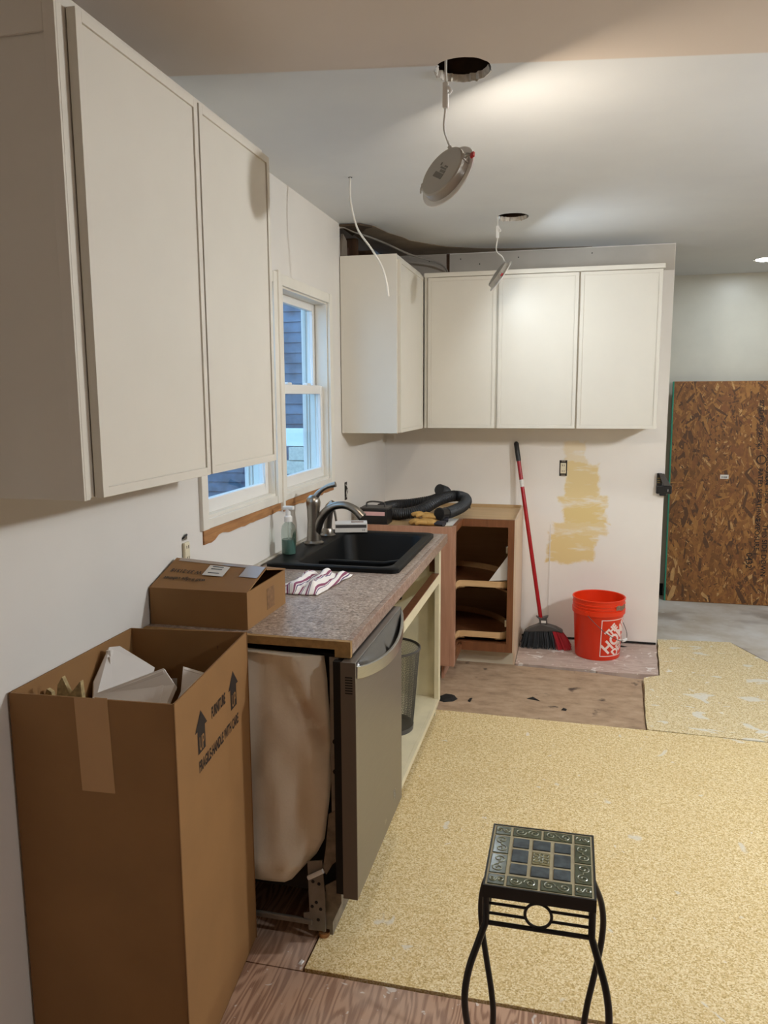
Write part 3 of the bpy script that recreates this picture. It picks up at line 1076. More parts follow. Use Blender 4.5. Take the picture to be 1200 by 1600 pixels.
# round emblem
em = MB()
cc = Vector((0.6585, 2.413, 0.238))
em.tube([cc + Vector((0, 0.017 * math.cos(a), 0.017 * math.sin(a))) for a in [2 * PI * k / 32 for k in range(32)]], 0.0011, 6, closed=True)
em.tube([cc + Vector((0, (0.003 + 0.009 * k / 40) * math.cos(k * 0.24), (0.003 + 0.009 * k / 40) * math.sin(k * 0.24))) for k in range(41)], 0.0008, 5)
em.build('emblem', M_STEELH, dw)
text_mb('Sm', 0.022).map(lambda p: (0.6585, 2.27 + p.x, 0.205 + p.y)).build('door_marking', M_STEELH, dw)
# insulation blanket on the side
outl = [(0.05, 0.868), (0.552, 0.868), (0.560, 0.80), (0.566, 0.70), (0.570, 0.60), (0.568, 0.50), (0.560, 0.42), (0.552, 0.36), (0.545, 0.31), (0.52, 0.26), (0.48, 0.215), (0.44, 0.165), (0.41, 0.148), (0.37, 0.150), (0.30, 0.13), (0.05, 0.14)]
def in_poly(x, z):
    c = False
    j = len(outl) - 1
    for i in range(len(outl)):
        (xi, zi), (xj, zj) = outl[i], outl[j]
        if (zi > z) != (zj > z) and x < (xj - xi) * (z - zi) / (zj - zi) + xi:
            c = not c
        j = i
    return c
def xmax(z):
    lo, hi = 0.05, 0.62
    for _ in range(22):
        m = (lo + hi) / 2
        if in_poly(m, z):
            lo = m
        else:
            hi = m
    return lo
def blanket(u, v):
    z = lerp(0.152, 0.889, v)
    x = lerp(0.05, xmax(z), u)
    edge = min(1.0, (1 - u) * 9) * min(1.0, v * 10 + 0.15)
    y = 1.992 - edge * (0.016 + 0.022 * mn.noise(Vector((x * 5.5, 3, z * 4.2))) + 0.010 * mn.noise(Vector((x * 16, 7, z * 7))))
    # long diagonal crease
    d = (x - 0.46) * 0.904 + (z - 0.79) * 0.427
    y += 0.012 * math.exp(-(d / 0.012) ** 2) * max(0, 1 - abs(z - 0.69) / 0.2)
    return x, min(1.999, y), z
w = NT('fibre blanket')
cb = w.ramp(w.noise(5, 5, 0.6), [(0.3, 'e6dcc6'), (0.7, 'f4ecdc')])
tc = w.n('ShaderNodeTexCoord')
sep = w.n('ShaderNodeSeparateXYZ')
w.link(tc.outputs['Object'], sep.inputs[0])
dd = w.math('ADD', w.math('MULTIPLY', w.math('ADD', sep.outputs[0], 0.33 - 0.46), 0.904), w.math('MULTIPLY', w.math('SUBTRACT', sep.outputs[2], 0.79), 0.427))
k1 = w.math('SUBTRACT', 1.0, w.step(w.math('ABSOLUTE', dd), 0.0, 0.055))
k2 = w.math('SUBTRACT', 1.0, w.step(w.math('ABSOLUTE', w.math('SUBTRACT', sep.outputs[2], 0.69)), 0.03, 0.15))
kk = w.math('MULTIPLY', w.math('MULTIPLY', k1, k2), w.step(w.noise(14, 4), 0.36, 0.62))
w.base(w.mix(w.math('MULTIPLY', kk, 0.48), cb, 'a87e54'))
w.set(Roughness=0.95)
w.bump(w.noise(140, 3), 0.4, 0.001)
MB().grid(40, 56, blanket).build('insulation_blanket', w.m, dw, smooth=80, solid=0.006)
# exposed frame
MB().box(0.574, 0.600, DY0 + 0.030, DY0 + 0.034, 0.30, 0.867).build('frame_strip', M_GALV, dw)
MB().box(0.602, 0.608, DY0 + 0.028, DY0 + 0.05, 0.20, 0.866).build('frame_strip', M_DARK, dw)
for z in (0.62, 0.53, 0.345):
    MB().lathe([(0.008, 0), (0.008, 0.0015), (0, 0.0015)], 16).xf(Matrix.Translation((0.588, DY0 + 0.0299, z)) @ Matrix.Rotation(PI / 2, 4, 'X')).build('frame_hole', M_DARK, dw)
MB().prism([(0.566, 0.40), (0.600, 0.42), (0.602, 0.27), (0.575, 0.245), (0.556, 0.21), (0.545, 0.225), (0.555, 0.29)], 'y', DY0 + 0.026, DY0 + 0.030).build('hinge_plate', M_RUSTY, dw)
MB().prism([(0.50, 0.245), (0.545, 0.255), (0.552, 0.13), (0.552, 0.03), (0.50, 0.028), (0.498, 0.06), (0.485, 0.065), (0.485, 0.08), (0.503, 0.085)], 'y', DY0 + 0.022, DY0 + 0.026).build('leg_bracket', M_GALV, dw)
for x, z in ((0.516, 0.185), (0.534, 0.18), (0.525, 0.12), (0.512, 0.105), (0.538, 0.10), (0.53, 0.065)):
    MB().lathe([(0.005, 0), (0.005, 0.001), (0, 0.001)], 12).xf(Matrix.Translation((x, DY0 + 0.0219, z)) @ Matrix.Rotation(PI / 2, 4, 'X')).build('bracket_hole', M_DARK, dw)
MB().tube([(0.505, DY0 + 0.014, 0.20), (0.55, DY0 + 0.014, 0.228)], 0.007, 8).build('hinge_arm', M_STICKER, dw)
MB().box(0.05, 0.512, DY0 + 0.018, DY0 + 0.030, 0.046, 0.062).build('base_rail', M_GALV, dw, bevel=0.003)
MB().prism([(0.55, 0.17), (0.596, 0.20), (0.598, 0.12), (0.56, 0.03), (0.548, 0.03)], 'y', DY0 + 0.034, DY0 + 0.038).build('toe_bracket', M_RUSTY, dw)
MB().box(0.560, 0.570, DY0 + 0.036, DY1, 0.012, 0.13).build('toe_panel', M_RUSTY, dw)
for x, y in ((0.540, DY0 + 0.045), (0.08, DY0 + 0.045), (0.540, DY1 - 0.045), (0.08, DY1 - 0.045)):
    z0 = 0.0005 if x > 0.53 else -0.0055
    MB().tube([(x, y, z0), (x, y, 0.14)], 0.006, 8).build('levelling_leg', M_GALV, dw)
    MB().lathe([(0.016, z0), (0.016, z0 + 0.012), (0.0, z0 + 0.013)], 14, (x, y, 0)).build('levelling_foot', M_OLDWOOD, dw)

# ------------------------------------------------------------------ sink base cabinet
sb = thing('sink_base_cabinet', 'old cream painted sink base cabinet with no doors', 'cabinet', (0.3, 3.1, 0.0))
SB0, SB1 = 2.56, 3.648
MB().box(0.004, 0.590, SB0, SB0 + 0.018, -0.0055, 0.868).build('side_panel', M_CREAM, sb)
MB().box(0.004, 0.590, SB1 - 0.018, SB1, -0.0055, 0.868).build('side_panel', M_CREAM, sb)
MB().box(0.004, 0.016, SB0 + 0.018, SB1 - 0.018, 0.10, 0.868).build('back_panel', M_CREAM, sb)
MB().box(0.016, 0.596, SB0 + 0.018, SB1 - 0.018, 0.085, 0.105).build('bottom_shelf', M_CREAM, sb, bevel=0.002)
MB().box(0.590, 0.612, SB1 - 0.052, SB1, 0.085, 0.870).build('face_stile', M_CREAM, sb, bevel=0.001)
MB().box(0.590, 0.612, SB0, SB0 + 0.045, 0.085, 0.870).build('face_stile', M_CREAM, sb, bevel=0.001)
MB().box(0.592, 0.612, SB0 + 0.045, SB1 - 0.052, 0.690, 0.734).build('face_rail', M_CREAM, sb, bevel=0.001)
MB().box(0.578, 0.6115, SB0 + 0.045, SB1 - 0.052, 0.7342, 0.7385).build('rail_top', M_BROWNW, sb)
MB().box(0.596, 0.6125, SB0 + 0.045, SB1 - 0.052, 0.079, 0.1052).build('face_rail', M_CREAM, sb, bevel=0.001)
MB().box(0.500, 0.512, SB0 + 0.018, SB1 - 0.018, 0.001, 0.085).build('toe_kick', M_DARK, sb)
MB().box(0.560, 0.590, SB1 - 0.03, SB1 - 0.0185, 0.74, 0.866).build('inner_cleat', M_BROWNW, sb)

# wire mesh waste basket
tx, ty, tz = 0.452, 3.225, 0.106
tb = thing('wire_waste_basket', 'grey wire mesh waste basket on the sink cabinet floor', 'basket', (tx, ty, tz))
wm = MB()
rb, rt, th = 0.105, 0.135, 0.375
NW, NR = 130, 26
for k in range(NW):
    for sgn in (1, -1):
        pts = []
        for j in range(7):
            t = j / 6
            a = 2 * PI * k / NW + sgn * t * 1.1
            r = lerp(rb, rt, t)
            pts.append((tx + r * math.cos(a), ty + r * math.sin(a), tz + 0.012 + t * (th - 0.016)))
        wm.tube(pts, 0.00075, 3, cap=False)
stuff(wm.build('mesh_wall', M_MESHW, tb))
MB().lathe([(rt - 0.004, th - 0.006), (rt + 0.004, th - 0.006), (rt + 0.005, th + 0.002), (rt, th + 0.005), (rt - 0.004, th + 0.002)], 48, (tx, ty, tz), close=True).build('rim', M_GREYP, tb, smooth=40)
MB().lathe([(0.0, 0.004), (rb - 0.004, 0.004), (rb - 0.002, 0.022), (rb + 0.003, 0.022), (rb + 0.001, 0.0), (0.0, 0.0)], 48, (tx, ty, tz)).build('base', M_GREYP, tb, smooth=40)

# ------------------------------------------------------------------ corner base cabinet with turning shelves
FY0, FY1, FX0, FX1 = 4.127, 4.431, 0.610, 0.914
cbn = thing('corner_base_cabinet', 'open brown corner base cabinet with round turning shelves, no doors', 'cabinet', (0.45, 4.6, -0.01))
ZF = -0.0095
MB().box(0.004, FX0 - 0.020, FY0, FY0 + 0.018, 0.085, 0.874).build('return_panel', M_BROWNP, cbn)
MB().box(FX0 - 0.0195, FX0, FY0, FY0 + 0.050, 0.085, 0.876).build('face_stile', M_BROWNP, cbn)
MB().box(FX0 - 0.02, FX0 - 0.001, FY0 + 0.050, FY1, 0.838, 0.876).build('face_rail', M_BROWNW, cbn)
MB().box(FX0 - 0.02, FX0 - 0.001, FY0 + 0.050, FY1, 0.085, 0.120).build('face_rail', M_BROWNW, cbn)
MB().box(FX0, FX1 - 0.04, FY1, FY1 + 0.02, 0.832, 0.876).build('face_rail', M_BROWNW, cbn)
MB().box(FX0, FX1 - 0.04, FY1, FY1 + 0.02, 0.085, 0.135).build('face_rail', M_BROWNW, cbn)
MB().box(FX1 - 0.04, FX1 - 0.004, FY1, FY1 + 0.02, 0.085, 0.876).build('face_stile', M_BROWNW, cbn)
MB().prism([(FY1 + 0.0, 0.085), (FY1 + 0.0, 0.876), (D - 0.004, 0.876), (D - 0.004, ZF), (FY1 + 0.07, ZF), (FY1 + 0.07, 0.085)], 'x', FX1 - 0.004, FX1 + 0.008).build('side_panel', M_PALEP, cbn)
MB().box(FX0 - 0.06, FX1 - 0.004, FY1 + 0.07, FY1 + 0.085, ZF, 0.085).build('toe_kick', paint('pale toe kick', 'cfc4ae', 0.5, var=0.02), cbn)
MB().box(FX0 - 0.08, FX0 - 0.065, FY0 + 0.06, FY1 + 0.085, ZF, 0.085).build('toe_kick', M_BROWNP, cbn)
MB().prism([(0.004, FY0 + 0.018), (FX0 - 0.022, FY0 + 0.018), (FX0 - 0.022, FY1 + 0.02), (FX1 - 0.004, FY1 + 0.02), (FX1 - 0.004, D - 0.02), (0.004, D - 0.02)], 'z', 0.856, 0.864).build('top_deck', M_TAN, cbn)
MB().prism([(0.02, FY0 + 0.02), (FX0 - 0.022, FY0 + 0.02), (FX0 - 0.022, FY1 + 0.02), (FX1 - 0.005, FY1 + 0.02), (FX1 - 0.005, D - 0.022), (0.02, D - 0.022)], 'z', 0.118, 0.132).build('floor_panel', M_BROWNW, cbn)
MB().box(0.004, FX1 - 0.004, D - 0.018, D - 0.004, 0.085, 0.882).build('back_panel', M_TAN, cbn)
MB().box(0.004, 0.016, FY0 + 0.018, D - 0.020, 0.085, 0.855).build('side_panel', M_BROWNW, cbn)
MB().prism([(FX0 - 0.3, D - 0.02), (FX1 - 0.004, D - 0.02), (FX1 - 0.004, FY1 + 0.021), (0.57, 4.9)], 'z', 0.428, 0.440).build('fixed_shelf', M_MAPLE, cbn)
def susan(z, name):
    cx, cy, R = 0.455, 4.585, 0.428
    xa, ya = 0.583, 4.458
    pts = []
    a0 = math.atan2(ya - cy, math.sqrt(R * R - (ya - cy) ** 2))
    a1 = math.atan2(-math.sqrt(R * R - (xa - cx) ** 2), xa - cx) + 2 * PI
    rc = 0.05
    # rounded front corners at both ends of the straight edges
    for k in range(49):
        a = lerp(a0 + 0.10, a1 - 0.10, k / 48)
        pts.append((cx + R * math.cos(a), cy + R * math.sin(a)))
    pts += [(xa - 0.03, cy - R + 0.035), (xa - 0.005, cy - R + 0.06), (xa, cy - R + 0.09), (xa, ya - 0.04), (xa + 0.01, ya - 0.008), (xa + 0.04, ya), (cx + R - 0.075, ya), (cx + R - 0.04, ya + 0.006), (cx + R - 0.018, ya + 0.022)]
    o = MB().prism(pts, 'z', z, z + 0.008).build('turning_shelf', M_BROWNW, cbn)
    rim = MB()
    n = len(pts)
    for x, y in pts:
        d = Vector((cx - x, cy - y))
        d.normalize()
        for k, zz in ((0, 0), (0, 0.044), (0.007, 0.044), (0.007, 0)):
            rim.v.append(Vector((x + d.x * k, y + d.y * k, z + zz)))
    for i in range(n):
        j = (i + 1) % n
        for k in range(4):
            l = (k + 1) % 4
            rim.face((4 * i + k, 4 * j + k, 4 * j + l, 4 * i + l))
    rim.build('shelf_rim', M_MAPLE, o, smooth=40)
susan(0.460, 's')
susan(0.152, 's')
MB().tube([(0.455, 4.585, 0.132), (0.455, 4.585, 0.855)], 0.016, 14).build('shelf_pole', M_GALV, cbn)
for z in (0.70, 0.26):
    MB().box(FX1 - 0.052, FX1 - 0.040, FY1 + 0.004, FY1 + 0.03, z - 0.02, z + 0.02).build('hinge_plate', M_SPRING, cbn, bevel=0.002)
tri = MB().slab([(0.765, 4.462, 0.505), (0.870, 4.462, 0.515), (0.872, 4.470, 0.66), (0.845, 4.468, 0.62)], 0.010).build('drywall_scrap', M_PAPER, loc=(0.83, 4.465, 0.505))
tag(tri, 'white triangular scrap leaning in the upper turning shelf of the corner cabinet', 'scrap')

# things on the corner cabinet top
db = thing('dark_tool_case', 'black case with pale pink label on the corner cabinet by the wall', 'case', (0.14, 4.24, 0.864))
MB().box(0.062, 0.220, 4.175, 4.30, 0.8645, 0.955).build('case', M_BLACK, db, bevel=0.004)
MB().box(0.070, 0.205, 4.1735, 4.1748, 0.918, 0.940).build('label_strip', M_PINK, db)
MB().lathe([(0.006, 0), (0.006, 0.0006), (0, 0.0006)], 14).xf(Matrix.Translation((0.082, 4.1732, 0.929)) @ Matrix.Rotation(PI / 2, 4, 'X')).build('label_dot', M_CLIPRED, db)
MB().box(0.060, 0.222, 4.173, 4.302, 0.955, 0.962).build('lid', M_GREYP, db, bevel=0.002)
MB().tube(spline([(0.09, 4.22, 0.962), (0.092, 4.22, 0.985), (0.13, 4.22, 0.992), (0.19, 4.22, 0.985), (0.194, 4.22, 0.962)], 5), 0.005, 8).build('carry_handle', M_GREYP, db, smooth=50)
# ribbed vacuum hose
HZ = 0.864
hp = spline([(0.50, 4.262, HZ + 0.062), (0.545, 4.36, HZ + 0.058), (0.60, 4.52, HZ + 0.075), (0.60, 4.63, HZ + 0.10), (0.53, 4.66, HZ + 0.115), (0.45, 4.56, HZ + 0.10),
             (0.36, 4.42, HZ + 0.055), (0.25, 4.38, HZ + 0.036), (0.15, 4.44, HZ + 0.036), (0.09, 4.56, HZ + 0.036), (0.13, 4.72, HZ + 0.036), (0.24, 4.80, HZ + 0.04),
             (0.38, 4.80, HZ + 0.07), (0.46, 4.75, HZ + 0.12), (0.43, 4.68, HZ + 0.15)], 22)
ho = thing('vacuum_hose', 'coiled ribbed black vacuum hose on the corner cabinet', 'hose', (0.35, 4.6, HZ))
MB().tube(hp[14:], [0.031 if k % 2 else 0.035 for k in range(len(hp) - 14)], 14).build('ribbed_tube', M_HOSE, ho, smooth=30)
MB().tube(hp[:18], [0.036] * 3 + [0.032] * 15, 16, cap=True).build('cuff', M_BLACK, ho, smooth=40)
MB().lathe([(0.028, 0), (0.0, 0.001)], 16).xf(Matrix.Translation(hp[0] + (hp[0] - hp[1]).normalized() * 0.0015) @ (hp[0] - hp[1]).to_track_quat('Z', 'Y').to_matrix().to_4x4()).build('cuff_opening', M_DARK, ho)
# yellow-black strap hook
sh = thing('strap_hook', 'yellow and black strap hook at the back of the corner cabinet', 'hook', (0.56, 4.93, HZ))
MB().tube(spline([(0.505, 4.93, HZ + 0.055), (0.53, 4.935, HZ + 0.092), (0.56, 4.94, HZ + 0.098), (0.585, 4.94, HZ + 0.075), (0.588, 4.94, HZ + 0.0)], 6), 0.011, 8, flat=0.35).build('hook', M_BLACK, sh, smooth=50)
MB().tube(spline([(0.512, 4.926, HZ + 0.055), (0.532, 4.93, HZ + 0.082), (0.56, 4.934, HZ + 0.087), (0.574, 4.935, HZ + 0.07)], 6), 0.006, 8, flat=0.35).build('webbing', paint('yellow webbing', 'c8b23c', 0.7, var=0.05), sh, smooth=50)
# gloves
def glove(name, label, M, cuff):
    g = thing(name, label, 'glove', M.translation, 'work gloves')
    m = MB()
    m.tube([(-0.05, 0, 0.015), (-0.02, 0, 0.019), (0.03, 0, 0.021), (0.05, 0, 0.017)], [0.030, 0.038, 0.041, 0.030], 12, flat=0.5)
    for i, (y, l) in enumerate(((-0.028, 0.06), (-0.009, 0.078), (0.010, 0.072), (0.028, 0.055))):
        m.tube(spline([(0.035, y, 0.017), (0.035 + l * 0.5, y * 1.25, 0.025), (0.035 + l, y * 1.4, 0.012)], 4), [0.011] * 8 + [0.007], 8)
    m.tube(spline([(0.0, 0.03, 0.018), (0.03, 0.055, 0.024), (0.055, 0.062, 0.014)], 4), [0.012] * 8 + [0.008], 8)
    m.xf(M).build('hand', M_GLOVE, g, smooth=60)
    MB().tube([(-0.095, 0, 0.015), (-0.045, 0, 0.015)], [0.040, 0.033], 12, flat=0.4).xf(M).build('cuff', M_GLOVED, g, smooth=60)
glove('work_glove', 'tan leather work glove lying flat, fingers towards the sink', Matrix.Translation((0.445, 4.215, HZ + 0.002)) @ Matrix.Rotation(math.radians(172), 4, 'Z'), 1)
glove('work_glove', 'tan leather work glove behind, fingers up against the hose', Matrix.Translation((0.445, 4.30, HZ + 0.022)) @ Matrix.Rotation(math.radians(195), 4, 'Z') @ Matrix.Rotation(math.radians(-8), 4, 'Y'), 1)
pn = MB().slab([(0.50, 4.215, HZ + 0.006), (0.585, 4.225, HZ + 0.006), (0.588, 4.44, HZ + 0.010), (0.52, 4.44, HZ + 0.010)], 0.005).build('folded_paper', M_PAPER, loc=(0.545, 4.33, HZ))
tag(pn, 'folded white paper sheet beside the gloves', 'paper')

# ------------------------------------------------------------------ outlets
def duplex(name, label, loc, face, cover):
    o = thing(name, label, 'outlet', loc)
    f = face
    if abs(loc[2] - 1.085) > 0.001:
        MB().box(-0.024, 0.024, -0.001, 0.0005, -0.050, 0.050).map(f).build('wall_box', M_HOLE, o)
    else:
        MB().tube(spline([(-0.012, 0.0, 0.050), (-0.004, 0.008, 0.058), (0.008, 0.006, 0.052), (0.012, 0.0, 0.046)], 4), 0.003, 6).map(f).build('loose_wire', M_IRON, o)
    if cover:
        MB().box(-0.017, 0.017, 0.001, 0.012, -0.034, 0.034).map(f).build('receptacle', M_IVORY, o, bevel=0.004)
        for s in (-1, 1):
            for dx in (-0.006, 0.006):
                MB().box(dx - 0.0015, dx + 0.0015, 0.012, 0.0126, s * 0.018 - 0.005, s * 0.018 + 0.005).map(f).build('slot', M_DARK, o)
        for s in (-1, 1):
            MB().box(-0.012, 0.012, 0.002, 0.005, s * 0.046 - 0.005, s * 0.046 + 0.005).map(f).build('mounting_ear', M_SPRING, o)
    else:
        MB().tube(spline([(-0.008, 0.002, -0.035), (0.012, 0.008, -0.01), (-0.010, 0.006, 0.012), (0.010, 0.004, 0.036)], 5), 0.003, 6).map(f).build('loose_wire', M_STICKER, o, smooth=50)
        MB().tube(spline([(0.010, 0.002, -0.03), (-0.012, 0.007, 0.0), (0.008, 0.004, 0.03)], 5), 0.003, 6).map(f).build('loose_wire', M_IRON, o, smooth=50)
    return o
duplex('wall_outlet', 'ivory outlet without cover plate on the patched far wall', (1.167, D, 1.125), lambda p: (1.167 + p.x, D - p.y, 1.125 + p.z), True)
duplex('wall_outlet', 'ivory outlet poking up behind the cardboard carton on the left wall', (0, 2.245, 1.085), lambda p: (p.y, 2.245 - p.x, 1.085 + p.z), True)
duplex('open_outlet_box', 'open outlet hole with loose wires between window and corner', (0, 4.105, 1.063), lambda p: (p.y, 4.105 - p.x, 1.063 + p.z), False)

# black bracket clipped on the end of the far wall
bk = thing('wall_end_bracket', 'black plastic and grey bracket fixed at the end of the far wall', 'bracket', (1.775, D, 1.04))
MB().box(1.731, 1.822, D - 0.035, D - 0.001, 0.978, 1.030).build('body', M_BLACK, bk, bevel=0.006)
MB().box(1.733, 1.763, D - 0.026, D - 0.001, 1.028, 1.105).build('back_arm', M_BLACK, bk, bevel=0.004)
MB().prism([(1.742, 1.104), (1.772, 1.104), (1.815, 1.030), (1.770, 1.030), (1.748, 1.085)], 'y', D - 0.045, D - 0.028).build('brace', M_GREYP, bk, bevel=0.002)
MB().box(1.776, 1.806, D - 0.044, D - 0.030, 1.030, 1.052).build('latch', M_GALV, bk, bevel=0.003)
for z in (1.045, 1.058, 1.072):
    MB().box(1.735, 1.752, D - 0.0275, D - 0.0255, z, z + 0.005).build('brass_rib', paint('brass rib', '8a7848', 0.4, metal=0.6, var=0), bk)
MB().box(1.798, 1.8005, D - 0.0356, D - 0.0348, 0.993, 1.008).build('white_mark', M_WHITE, bk)
MB().box(1.752, 1.790, D - 0.030, D - 0.004, 0.966, 0.979).build('lower_tab', M_BLACK, bk, bevel=0.003)

# ------------------------------------------------------------------ broom
br = thing('push_broom', 'red handled angle broom leaning against the far wall', 'broom', (1.06, 4.84, 0.0))
hb0, hb1 = Vector((1.058, 4.855, 0.175)), Vector((0.868, 5.018, 1.292))
q = lambda t: hb0.lerp(hb1, t)
MB().tube([q(0.0), q(0.90)], 0.0125, 16).build('handle', M_RED, br, smooth=40)
MB().tube([q(0.89), q(0.90), q(0.99), q(1.0)], [0.014, 0.0155, 0.0155, 0.008], 16).build('grip', M_BLACK, br, smooth=40)
MB().tube([q(0.745), q(0.785)], 0.0129, 16, cap=False).build('handle_sticker', M_STICKER, br, smooth=40)
MB().prism([(1.025, 0.200), (1.045, 0.185), (1.052, 0.150), (1.098, 0.150), (1.095, 0.190), (1.105, 0.205), (1.085, 0.200), (1.06, 0.190)], 'y', 4.835, 4.875).build('socket', M_GREYP, br, bevel=0.003)
cap = [(0.955, 0.098), (0.985, 0.122), (1.03, 0.142), (1.06, 0.158), (1.10, 0.150), (1.15, 0.138), (1.192, 0.118), (1.198, 0.104), (1.15, 0.112), (1.07, 0.108), (1.0, 0.100)]
MB().prism(cap, 'y', 4.822, 4.882).build('broom_head', M_GREYP, br, bevel=0.008)
MB().box(1.060, 1.090, 4.8335, 4.8348, 0.160, 0.176).build('badge', M_STICKER, br)
bk_, rd_ = MB(), MB()
for k in range(900):
    u, v = random.random(), random.random()
    x0 = lerp(0.960, 1.195, u)
    y0 = lerp(4.828, 4.876, v)
    x1 = lerp(0.935, 1.252, u) + random.gauss(0, 0.004)
    y1 = lerp(4.79, 4.92, v) + random.gauss(0, 0.006)
    zt = 0.104 + 0.014 * math.sin(PI * u)
    (rd_ if u > 0.72 else bk_).tube([(x0, y0, zt), (lerp(x0, x1, 0.5) + 0.002, lerp(y0, y1, 0.5), 0.06), (x1, y1, 0.001 + random.random() * 0.006)], 0.0016, 3)
stuff(bk_.build('bristles', M_BRIST, br))
stuff(rd_.build('bristles', M_REDB, br))

# ------------------------------------------------------------------ bucket
kx, ky = 1.405, 4.785
bu = thing('orange_bucket', 'orange plastic bucket with wire handle beside the broom', 'bucket', (kx, ky, 0.0))
BH = 0.368
prof = [(0.0, 0.0035), (0.126, 0.0035), (0.131, 0.0), (0.134, 0.004), (0.148, 0.27), (0.149, 0.272), (0.157, 0.275), (0.158, 0.302), (0.152, 0.305), (0.152, 0.312), (0.156, 0.314), (0.156, 0.319), (0.1525, 0.321),
        (0.1525, 0.332), (0.157, 0.334), (0.157, 0.339), (0.153, 0.341), (0.153, 0.360), (0.158, 0.362), (0.1585, 0.368), (0.153, 0.3695), (0.1495, 0.366), (0.130, 0.012), (0.0, 0.012)]
MB().lathe(prof, 64, (kx, ky, 0.0005)).build('shell', M_BUCKET, bu, smooth=35)
def on_bucket(ang0, off=0.0008):
    def f(p):
        z = p.y
        r = lerp(0.134, 0.148, (z - 0.004) / 0.266) + off
        a = ang0 + p.x / r
        return kx + r * math.cos(a), ky + r * math.sin(a), z
    return f
A0 = math.radians(-61)     # centre of the print as seen from the room
CX_, CZ_ = 0.055, 0.142
S2 = 0.115
rot = Matrix.Rotation(math.radians(45), 4, 'Z')
lg = MB()
for s, (yy, sz, sx) in zip(('THE', 'HOME', 'DEPOT'), ((0.050, 0.058, 0.80), (-0.022, 0.098, 0.86), (-0.078, 0.070, 0.86))):
    t = text_mb(s, sz, 'CENTER', bold=0.0035)
    # cut the letters finer so that they bend around the bucket
    t.map(lambda p: (p.x * sx, p.y + yy, 0))
    lg.add(t)
lg.xf(rot)
bm = bmesh.new()
me = bpy.data.meshes.new('l')
me.from_pydata([tuple(p) for p in lg.v], [], lg.f)
bm.from_mesh(me)
bmesh.ops.triangulate(bm, faces=bm.faces)
# clip to the square outline
for co, no in (((S2 - 0.006, 0, 0), (1, 0, 0)), ((-S2 + 0.006, 0, 0), (-1, 0, 0)), ((0, S2 - 0.006, 0), (0, 1, 0)), ((0, -S2 + 0.006, 0), (0, -1, 0))):
    bmesh.ops.bisect_plane(bm, geom=bm.verts[:] + bm.edges[:] + bm.faces[:], plane_co=co, plane_no=no, clear_outer=True)
for k in range(-9, 10):
    bmesh.ops.bisect_plane(bm, geom=bm.verts[:] + bm.edges[:] + bm.faces[:], plane_co=(k * 0.012, 0, 0), plane_no=(1, 0, 0))
bm.to_mesh(me)
bm.free()
lg = MB()
lg.v = [v.co.copy() for v in me.vertices]
for p in me.polygons:
    lg.face(list(p.vertices))
fr = MB()
for k in range(-12, 12):
    x0, x1 = k * S2 / 12, (k + 1) * S2 / 12
    for yy in (-S2, S2 - 0.005):
        b = len(fr.v)
        fr.v += [Vector((x0, yy, 0)), Vector((x1, yy, 0)), Vector((x1, yy + 0.005, 0)), Vector((x0, yy + 0.005, 0))]
        fr.face((b, b + 1, b + 2, b + 3))
for xx in (-S2, S2 - 0.005):
    b = len(fr.v)
    fr.v += [Vector((xx, -S2, 0)), Vector((xx + 0.005, -S2, 0)), Vector((xx + 0.005, S2, 0)), Vector((xx, S2, 0))]
    fr.face((b, b + 1, b + 2, b + 3))
lg.add(fr)
fb = on_bucket(A0)
lg.map(lambda p: fb(Vector((p.x + CX_, p.y + CZ_, 0)))).build('stencil_print', M_LOGO, bu, recalc=False)
wd = []
ea = math.radians(-112)
for k in range(21):
    t = k / 20
    a = ea + PI * t * 0 
    # bail hangs from two ears and rests against the front right
    s0 = Vector((kx + 0.159 * math.cos(math.radians(-118)), ky + 0.159 * math.sin(math.radians(-118)), 0.288))
    s1 = Vector((kx + 0.159 * math.cos(math.radians(62)), ky + 0.159 * math.sin(math.radians(62)), 0.288))
    mid = Vector((math.cos(math.radians(-28)), math.sin(math.radians(-28)), 0))
    an = PI * t
    p = Vector((kx, ky, 0.288)) + (s0 - Vector((kx, ky, 0.288))) * math.cos(an) + mid * 0.175 * math.sin(an) + Vector((0, 0, -0.165 * math.sin(an)))
    wd.append(p)
MB().tube(wd, 0.002, 8).build('bail', M_GREYP, bu, smooth=50)
MB().tube(wd[9:12], 0.008, 12).build('bail_grip', M_WHITE, bu, smooth=50)
for a in (-118, 62):
    MB().lathe([(0.014, 0), (0.012, 0.006), (0, 0.006)], 16).xf(Matrix.Translation((kx + 0.1565 * math.cos(math.radians(a)), ky + 0.1565 * math.sin(math.radians(a)), 0.288)) @ Vector((math.cos(math.radians(a)), math.sin(math.radians(a)), 0)).to_track_quat('Z', 'Y').to_matrix().to_4x4()).build('handle_ear', M_BUCKET, bu, smooth=40)
MB().grid(6, 2, lambda u, v: (kx + 0.1583 * math.cos(math.radians(lerp(-52, -18, u))), ky + 0.1583 * math.sin(math.radians(lerp(-52, -18, u))), lerp(0.312, 0.340, v) + 0.004 * math.sin(u * 9))).build('grime_smudge', paint('grey grime', '8a6a58', 0.7, var=0.2, vs=60), bu, recalc=False)

